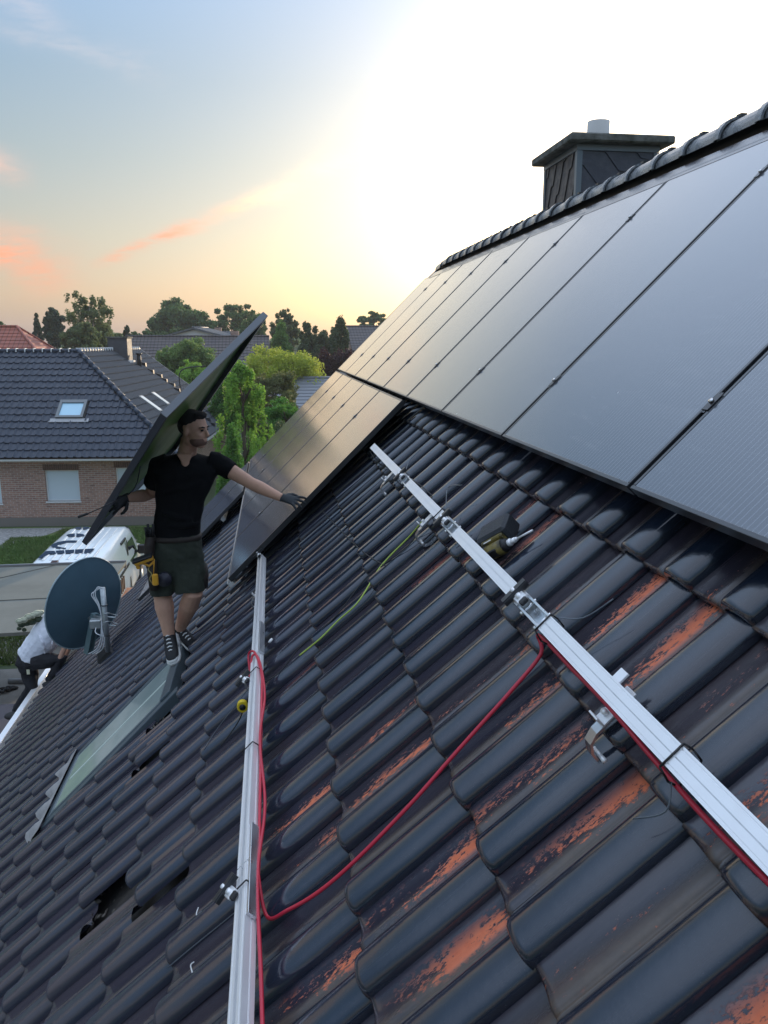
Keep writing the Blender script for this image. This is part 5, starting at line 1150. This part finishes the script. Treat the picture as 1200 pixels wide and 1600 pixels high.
def glove(mb, w_, d, nrm, s=1.0, curl=.5, spread=.22):
    d = d.normalized(); nrm = (nrm-d*nrm.dot(d)).normalized(); sd = nrm.cross(d); P = lambda a, b, c: w_+(d*a+sd*b+nrm*c)*s
    mb.tube([P(-.03, 0, 0), P(.01, 0, 0), P(.05, 0, 0), P(.085, 0, -.003)], [(.030*s, .024*s), (.032*s, .021*s), (.040*s, .016*s), (.040*s, .014*s)], 12, flat=sd)
    for i, (b, l) in enumerate(((.030, .072), (.010, .080), (-.011, .075), (-.030, .060))):
        a0 = (1.5-i)*spread*.4; dr_ = Vector((math.cos(a0), math.sin(a0))); pts = []; x, y, z = .080, b, -.003; ang = 0
        for k in range(4):
            pts.append(P(x, y, z)); st_ = l/3; x += dr_.x*st_*math.cos(ang); y += dr_.y*st_; z -= st_*math.sin(ang); ang += curl*.75
        mb.tube(pts, [.0105*s, .0100*s, .0092*s, .0070*s], 8)
    mb.tube([P(.015, .030, 0), P(.040, .058, -.010), P(.062, .068, -.026), P(.078, .066, -.040)], [.014*s, .0125*s, .011*s, .008*s], 8)

m1 = thing('person', 'person in black t-shirt and shorts standing on the roof, a solar panel on one shoulder', 'person', PX(270, 1028, 5.5))
Yb = 5.45
hc = PX(303, 672, 5.38); fd = Vector((.86, -.50, -.10))
mb = MB(); P_, A_ = head(mb, hc, fd, Vector((-.05, 0, 1)), 1.02)
nk0, nk1 = PX(296, 692, 5.44), PX(288, 726, 5.48)
mb.tube([nk0+Vector((0, .02, .03)), nk0, nk1, nk1-Vector((0, 0, .05))], [.058, .060, .068, .085], 14)
mb.rings([pxring(y, a, b, hd, Yb) for y, a, b, hd in ((722, 258, 322, .07), (740, 244, 330, .10), (790, 246, 318, .10), (835, 240, 310, .10), (862, 236, 314, .11), (885, 238, 312, .11))])
SHL, SHR = PX(338, 722, 5.46), PX(250, 728, 5.50)
EL_, WL_ = PX(392, 755, 5.38), PX(440, 778, 5.30); ER_, WR_ = PX(236, 772, 5.62), PX(197, 779, 5.46)
mb.tube([SHL, SHL.lerp(EL_, .45), EL_, EL_.lerp(WL_, .3), EL_.lerp(WL_, .75), WL_], [.056, .052, .043, .045, .034, .029], 12)
mb.tube([SHR, SHR.lerp(ER_, .5), ER_, ER_.lerp(WR_, .3), ER_.lerp(WR_, .75), WR_], [.058, .055, .046, .047, .036, .030], 12)
KL, AL_ = PX(254, 930, 5.40), PX(264, 992, 5.40); KR, AR_ = PX(302, 928, 5.36), PX(281, 983, 5.60)
HL, HR_ = PX(256, 862, 5.46), PX(295, 862, 5.46)
mb.tube([HL, HL.lerp(KL, .5), KL, KL.lerp(AL_, .30), KL.lerp(AL_, .7), AL_, AL_-Vector((0, 0, .03))], [.085, .078, .062, .066, .048, .040, .042], 14)
mb.tube([HR_, HR_.lerp(KR, .5), KR, KR.lerp(AR_, .30), KR.lerp(AR_, .7), AR_, AR_-Vector((0, 0, .03))], [.088, .080, .066, .068, .050, .040, .042], 14)
vn = PX(289, 716, 5.375); mb.add([vn+Vector((-.055, .0, .03)), vn+Vector((.055, 0, .03)), vn+Vector((0, -.012, -.075)), vn+Vector((-.055, .07, .03)), vn+Vector((.055, .07, .03)), vn+Vector((0, .06, -.075))], [(0, 2, 1), (3, 4, 5), (0, 1, 4, 3), (1, 2, 5, 4), (2, 0, 3, 5)])
body_obj('body', mb, M['skin'], m1, .007)
mb = MB(); mb.ell(P_(-.022, 0, .058), (.096, .081, .080), 18, 0, A_); mb.ell(P_(-.045, 0, .02), (.070, .078, .065), 16, 0, A_); mb.ell(P_(.045, 0, .105), (.045, .055, .026), 12, 0, A_); body_obj('hair', mb, M['hair'], m1, .007)
mb = MB()
for q in (-1, 1): mb.tube([P_(.090, q*.012, .030), P_(.088, q*.030, .035), P_(.074, q*.048, .030)], [.004, .005, .003], 6)
obj('eyebrow', mb, M['hair'], m1)
for q in (-1, 1):
    mb = MB(); mb.ell(P_(.083, q*.028, .012), (.009, .012, .006), 8, 0, A_); obj('eye', mb, M['hair'], m1)
mb = MB(); mb.ell(P_(.036, 0, -.062), (.062, .0635, .048), 14, 0, A_); body_obj('beard', mb, mat('beard_stubble', (.20, .11, .08), .8), m1, .008)
# t-shirt
mb = MB()
mb.rings([pxring(y, a, b, hd, Y, e=.85) for y, a, b, hd, Y in ((709, 272, 312, .075, 5.49), (714, 256, 328, .092, 5.485), (723, 243, 340, .108, 5.475), (736, 238, 343, .125, 5.46), (756, 242, 334, .135, 5.45), (782, 243, 322, .125, 5.45), (808, 241, 316, .120, 5.45), (828, 238, 314, .125, 5.45), (840, 237, 313, .130, 5.45))])
mb.tube([SHL+Vector((-.05, 0, .01)), SHL, SHL.lerp(EL_, .30), SHL.lerp(EL_, .46)], [.072, .070, .068, .068], 14)
mb.tube([SHR+Vector((.05, 0, .01)), SHR, SHR.lerp(ER_, .45), SHR.lerp(ER_, .66)], [.074, .074, .072, .074], 14)
for (x0, y0, x1, y1) in ((250, 800, 300, 812), (255, 770, 318, 752), (262, 822, 312, 818)): mb.tube([PX(x0, y0, 5.33), PX((x0+x1)/2, (y0+y1)/2+2, 5.315), PX(x1, y1, 5.34)], [.010, .018, .010], 8)
body_obj('t_shirt', mb, M['shirt_black'], m1, .008, 4, .020)
# shorts
mb = MB(); mb.rings([pxring(y, a, b, hd, 5.45) for y, a, b, hd in ((832, 238, 313, .125), (848, 234, 316, .135), (866, 232, 319, .14), (884, 234, 320, .13))])
mb.rings([pxring(y, a, b, hd, Y) for y, a, b, hd, Y in ((866, 233, 284, .125, 5.45), (890, 234, 281, .115, 5.43), (912, 235, 275, .105, 5.41), (927, 236, 273, .100, 5.40))])
mb.rings([pxring(y, a, b, hd, Y) for y, a, b, hd, Y in ((866, 262, 320, .125, 5.45), (890, 268, 320, .115, 5.41), (910, 271, 320, .105, 5.38), (923, 273, 319, .100, 5.37))])
mb.ell(PX(318, 895, 5.42), (.035, .07, .09), 10)
body_obj('shorts', mb, M['shorts'], m1, .008, 3, .035)
# gloves: left hand on the panel edge, right hand holding the carried panel
mb = MB(); glove(mb, WL_+Vector((.01, 0, 0)), PX(472, 785, 5.22)-WL_, Vector((-.3, -.4, .9)), 1.05, .55, .9); body_obj('glove', mb, M['glove'], m1, .005, 2)
mb = MB(); glove(mb, WR_, PX(176, 791, 5.36)-WR_, Vector((-.5, -.8, -.2)), 1.05, .9, .3); body_obj('glove', mb, M['black_plastic'], m1, .005, 2)
# shoes
def shoe(ank, d, up_):
    d = d.normalized(); up_ = (up_-d*up_.dot(d)).normalized(); sd = up_.cross(d); P = lambda a, b, c: ank+d*a+sd*b+up_*c
    r = obj('shoe', MB().rings([oring(P(a, 0, c), w_, h_, sd, up_, 14, .75) for a, c, w_, h_ in ((-.075, -.045, .024, .030), (-.06, -.035, .036, .050), (-.02, -.020, .042, .065), (.03, -.030, .043, .052), (.08, -.048, .047, .038), (.13, -.058, .048, .030), (.165, -.062, .040, .024), (.185, -.066, .022, .016))]), mat('shoe_black', (.014, .014, .016), .7), m1)
    r.modifiers.new('sub', 'SUBSURF').render_levels = 2
    so_ = MB(); so_.rings([[P(a, b*w_, c) for a, w_ in ((-.085, .3), (-.075, .75), (-.03, .9), (.05, .85), (.12, 1.0), (.17, .85), (.192, .4))] + [P(a, -b*w_, c) for a, w_ in ((.192, .4), (.17, .85), (.12, 1.0), (.05, .85), (-.03, .9), (-.075, .75), (-.085, .3))] for b, c in ((.052, -.100), (.054, -.086), (.050, -.074))], 0, True, True); obj('sole', so_, M['white_plastic'], r)
    tc = MB(); tc.rings([oring(P(a, 0, c), w_, h_, sd, up_, 12, .8) for a, c, w_, h_ in ((.145, -.064, .044, .022), (.172, -.066, .038, .019), (.190, -.070, .022, .012))]); obj('toe_cap', tc, M['white_plastic'], r)
    for k in range(5):
        a = .015+k*.024; top_ = .030-k*.012; l_ = MB(); l_.tube([P(a, -.030, top_-.020), P(a+.004, 0, top_-.002), P(a, .030, top_-.020)], .005, 6); obj('lace', l_, M['white_plastic'], r)
    for q in (-1, 1):
        s3 = MB(); s3.tube([P(-.04, q*.041, -.03), P(.02, q*.045, -.045), P(.05, q*.047, -.07)], .005, 6); obj('stripe', s3, M['white_plastic'], r)
shoe(AL_+Vector((.0, -.01, -.005)), Vector((.10, -.90, -.42)), Vector((-.25, -.40, .85)))
shoe(AR_+Vector((0, 0, -.005)), Vector((.55, -.75, -.20)), Vector((-.3, -.35, .9)))
sk_ = MB(); sk_.tube([AR_+Vector((0, 0, .05)), AR_-Vector((0, 0, .03))], .044, 12); obj('sock', sk_, M['rubber'], m1)
# tool belt, pouches and tools
mb = MB(); mb.rings([pxring(834, 237, 315, .137, 5.45), pxring(841, 236, 316, .140, 5.45)]); obj('belt', mb, M['leather'], m1)
mb = MB(); mb.rings([pxring(836, 228, 243, .06, 5.36), pxring(850, 226, 243, .075, 5.36), pxring(872, 226, 242, .07, 5.36), pxring(886, 229, 240, .05, 5.36)]); pch = obj('tool_pouch', mb, M['leather'], m1)
mb = MB()
for k in range(4): mb.tube([PX(229+k*3.5, 838, 5.31), PX(227+k*4, 824-k % 2*5, 5.30)], .009, 8)
obj('tool_handle', mb, M['black_plastic'], pch)
mb = MB(); mb.rings([pxring(878, 231, 244, .05, 5.30), pxring(892, 230, 246, .06, 5.30), pxring(920, 234, 248, .05, 5.30)]); pch = obj('tool_pouch', mb, M['leather'], m1)
MT = frame_from(PX(226, 876, 5.22), PX(240, 870, 5.22)-PX(212, 880, 5.22), Vector((0, -.3, 1)))
mb = MB(); mb.bbox((-.07, -.02, -.012), (.06, .02, .016), .008, 0, MT); mb.bbox((-.068, -.018, -.04), (-.045, .018, -.01), .006, 0, MT); mb.tube([MT @ Vector((-.02, 0, -.012)), MT @ Vector((.01, 0, -.05)), MT @ Vector((.05, 0, -.03))], .009, 8); obj('cutter', mb, M['orange_tool'], m1)
mb = MB(); mb.bbox((-.075, -.024, .014), (.062, .024, .032), .004, 0, MT); obj('cutter_blade', mb, M['black_plastic'], m1)
mb = MB(); c_ = PX(243, 905, 5.22); mb.bbox(c_-Vector((.022, .012, .045)), c_+Vector((.018, .012, .038)), .009); mb.tube([c_+Vector((-.01, 0, .04)), c_+Vector((.0, 0, .14))], .004, 6); obj('hammer_loop', mb, M['orange_tool'], m1)
mb = MB(); c_ = PX(257, 905, 5.27); mb.tube([c_+Vector((0, -.02, 0)), c_+Vector((0, .02, 0))], .048, 20); obj('tape_roll', mb, mat('tape_roll', (.03, .03, .045), .5), m1)
mb = MB(); mb.tube(smooth([PX(236, 880, 5.25), PX(232, 890, 5.24), PX(237, 897, 5.23), PX(234, 905, 5.23), PX(241, 915, 5.24)], 5), .004, 6); obj('lanyard', mb, mat('lanyard', (.35, .30, .12), .7), m1)
mb = MB(); mb.rings([pxring(882, 314, 324, .05, 5.42), pxring(900, 314, 326, .06, 5.42), pxring(917, 316, 325, .045, 5.42)]); obj('holster', mb, M['leather'], m1)

# the panel he carries, its back towards the camera
Tt, Kk, Bb = EYE+ray(412, 486)*5.0, EYE+ray(251, 645)*4.25, EYE+ray(130, 845)*5.55
ex = (Tt-Kk).normalized(); ey = (Bb-Kk); ey = (ey-ex*ey.dot(ex)).normalized(); ez = ex.cross(ey)
if ez.dot(EYE-Kk) < 0: ezc = -1
else: ezc = 1
MC = Matrix(((ex.x, ey.x, ez.x, Kk.x), (ex.y, ey.y, ez.y, Kk.y), (ex.z, ey.z, ez.z, Kk.z), (0, 0, 0, 1)))
W2, L2 = 1.134, 1.722
cpn = thing('solar_panel', 'solar panel carried upright on the shoulder of the standing worker, back side showing', 'solar panel', Kk)
zt_ = .04*ezc; fw = .034
def cb_(mb, x0, x1, y0, y1, z0, z1, c=.001): mb.bbox((x0, y0, min(z0, z1)), (x1, y1, max(z0, z1)), c, 0, MC)
mb = MB()
for (x0, x1, y0, y1) in ((0, W2, 0, .004), (0, W2, L2-.004, L2), (0, .004, .004, L2-.004), (W2-.004, W2, .004, L2-.004)): cb_(mb, x0, x1, y0, y1, 0, zt_)
for (x0, x1, y0, y1) in ((.004, W2-.004, .004, fw), (.004, W2-.004, L2-fw, L2-.004), (.004, fw, fw, L2-fw), (W2-fw, W2-.004, fw, L2-fw)): cb_(mb, x0, x1, y0, y1, zt_-.003*ezc, zt_)
obj('frame', mb, mat('carried_frame', (.10, .11, .12), .32, .6, .8), cpn)
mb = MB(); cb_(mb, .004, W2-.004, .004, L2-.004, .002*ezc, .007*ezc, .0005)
obj('back_glass', mb, mat('panel_back_painted_reflection', (.15, .27, .07), .35, 0, .1, var=(2.0, .5, (.10, .17, .05))), cpn)  # green reflection of the gardens is painted into the base colour
mb = MB()
for xb in (.3, .57, .84): cb_(mb, xb-.04, xb+.04, .84, .90, .007*ezc, .022*ezc, .004)
for k, xb in enumerate((.3, .57, .84)):
    pass
mb = MB(); j = MC @ Vector((.25, .9, .02*ezc)); mb.tube(smooth([j, j+Vector((-.05, -.05, -.15)), PX(165, 790, 5.0), PX(150, 797, 4.98), PX(136, 803, 4.98)], 6), .0035, 6); mb.tube([PX(137, 802.5, 4.98), PX(122, 808, 4.98)], .008, 8); obj('connector_lead', mb, M['rubber'], cpn)

# second worker at the eave
m2 = thing('person', 'person in white t-shirt and black trousers bending at the gutter behind the satellite dish', 'person', PX(20, 1125, 11.5))
M['tee'] = mat('white_shirt', (.80, .83, .90), .8, bump=(60, .5)); M['trousers'] = mat('black_trousers', (.012, .012, .016), .85)
HP, SHD = PX(48, 1026, 11.4), PX(88, 972, 11.45)
mb = MB(); P2, A2 = head(mb, PX(112, 962, 11.4), Vector((.8, -.1, -.6)), Vector((.5, 0, .8)), 1.0)
mb.tube([SHD, PX(101, 966, 11.42)], [.09, .06], 12); mb.tube([HP, HP.lerp(SHD, .5), SHD], [.13, .13, .14], 14)
a1, a2, a3 = PX(84, 980, 11.2), PX(101, 1012, 11.15), PX(84, 1052, 11.2)
mb.tube([a1, a1.lerp(a2, .5), a2, a2.lerp(a3, .6), a3], [.055, .05, .042, .036, .03], 10); b1, b2, b3 = PX(92, 975, 11.65), PX(112, 1005, 11.6), PX(100, 1030, 11.6)
mb.tube([b1, b2, b3], [.055, .042, .03], 10)
body_obj('body', mb, M['skin'], m2, .010)
mb = MB(); mb.ell(P2(-.022, 0, .055), (.098, .084, .080), 14, 0, A2); body_obj('hair', mb, M['hair'], m2, .01)
mb = MB(); mb.tube([PX(44, 1030, 11.4), HP, HP.lerp(SHD, .35), HP.lerp(SHD, .75), SHD, PX(99, 962, 11.45)], [(.17, .19), (.185, .20), (.20, .21), (.205, .22), (.18, .22), (.10, .10)], 18)
mb.tube([a1, a1.lerp(a2, .75)], [.085, .075], 12); mb.tube([b1, b1.lerp(b2, .7)], [.085, .075], 12)
mb.tube([PX(58, 990, 11.22), PX(66, 1004, 11.2), PX(70, 1022, 11.22)], [.01, .022, .01], 8); mb.tube([PX(74, 978, 11.22), PX(84, 996, 11.2), PX(80, 1014, 11.24)], [.01, .02, .01], 8)
body_obj('t_shirt', mb, M['tee'], m2, .011, 4, .028)
mb = MB(); k1, f1 = PX(98, 1030, 11.2), PX(76, 1064, 11.2); k2, f2 = PX(50, 1075, 11.3), PX(24, 1112, 11.45)
mb.tube([PX(48, 1024, 11.4), PX(46, 1034, 11.4), PX(50, 1044, 11.4)], [.17, .19, .17], 16)
mb.tube([PX(54, 1034, 11.3), PX(54, 1034, 11.3).lerp(k1, .5), k1, k1.lerp(f1, .5), f1], [.13, .115, .08, .07, .055], 12)
mb.tube([PX(44, 1036, 11.45), PX(47, 1056, 11.4), k2, k2.lerp(f2, .5), f2], [.13, .12, .085, .08, .06], 12)
body_obj('trousers', mb, M['trousers'], m2, .011, 3, .03)
mb = MB(); mb.ell(PX(78, 1069, 11.1), (.11, .06, .045), 12); obj('shoe', mb, M['rubber'], m2); mb = MB(); mb.ell(PX(20, 1118, 11.35), (.12, .10, .05), 12); obj('shoe', mb, M['rubber'], m2)
mb = MB(); q = PX(44, 1050, 11.20); mb.box(q-Vector((.02, .004, .035)), q+Vector((.02, .004, .035))); obj('patch', mb, mat('pale_patch', (.7, .7, .5), .6), m2)
mb = MB(); glove(mb, a3, Vector((-.4, .1, -.8)), Vector((-.3, -.9, 0)), 1.0, .6); body_obj('hand', mb, M['glove'], m2, .007, 2)
# pale knotted bundle behind his shoulder
bd = thing('rope_bundle', 'bundle of pale cream and green rolled gloves on the back of the bending worker', 'bundle', PX(48, 970, 11.5))
M['cream'] = mat('cream_cloth', (.55, .56, .42), .85, var=(12, .6, (.35, .38, .25))); M['darkgreen'] = mat('dark_green_cloth', (.05, .07, .04), .9)
for k, (x, y, r) in enumerate(((31, 970, .045), (38, 968, .05), (45, 963, .05), (52, 961, .048), (59, 958, .055), (64, 957, .045), (35, 977, .04), (56, 966, .045))):
    mb = MB(); c_ = PX(x, y, 11.25+.02*k); mb.ell(c_, (r*1.1, r, r*.8), 12); mb.tube(smooth([c_+Vector((r*math.cos(t_), -.02, r*.7*math.sin(t_))) for t_ in np.linspace(0, 5.2, 7)], 3), r*.22, 6); obj('roll', mb, M['cream'], bd)
for (x, y, r) in ((34, 975, .05), (42, 973, .05), (50, 971, .055), (60, 967, .05), (30, 982, .03), (38, 984, .03)):
    mb = MB(); mb.ell(PX(x, y, 11.36), (r*1.2, r, r), 10); obj('strap', mb, M['darkgreen'], bd)


# ================================================================== HAZE
hz = MB(); hz.box((-420, -60, -1), (420, 420, 16)); HZ = bpy.data.materials.new('haze'); HZ.use_nodes = True; t = NT(HZ.node_tree); t.n.clear()
pv = t.new('ShaderNodeVolumePrincipled'); pv.inputs['Color'].default_value = (.88, .90, .93, 1); pv.inputs['Density'].default_value = .0006; pv.inputs['Anisotropy'].default_value = .1
ou = t.new('ShaderNodeOutputMaterial'); t.l.new(pv.outputs[0], ou.inputs['Volume']); tag(obj('haze', hz, HZ), 'thin evening haze over the gardens', kind='stuff')
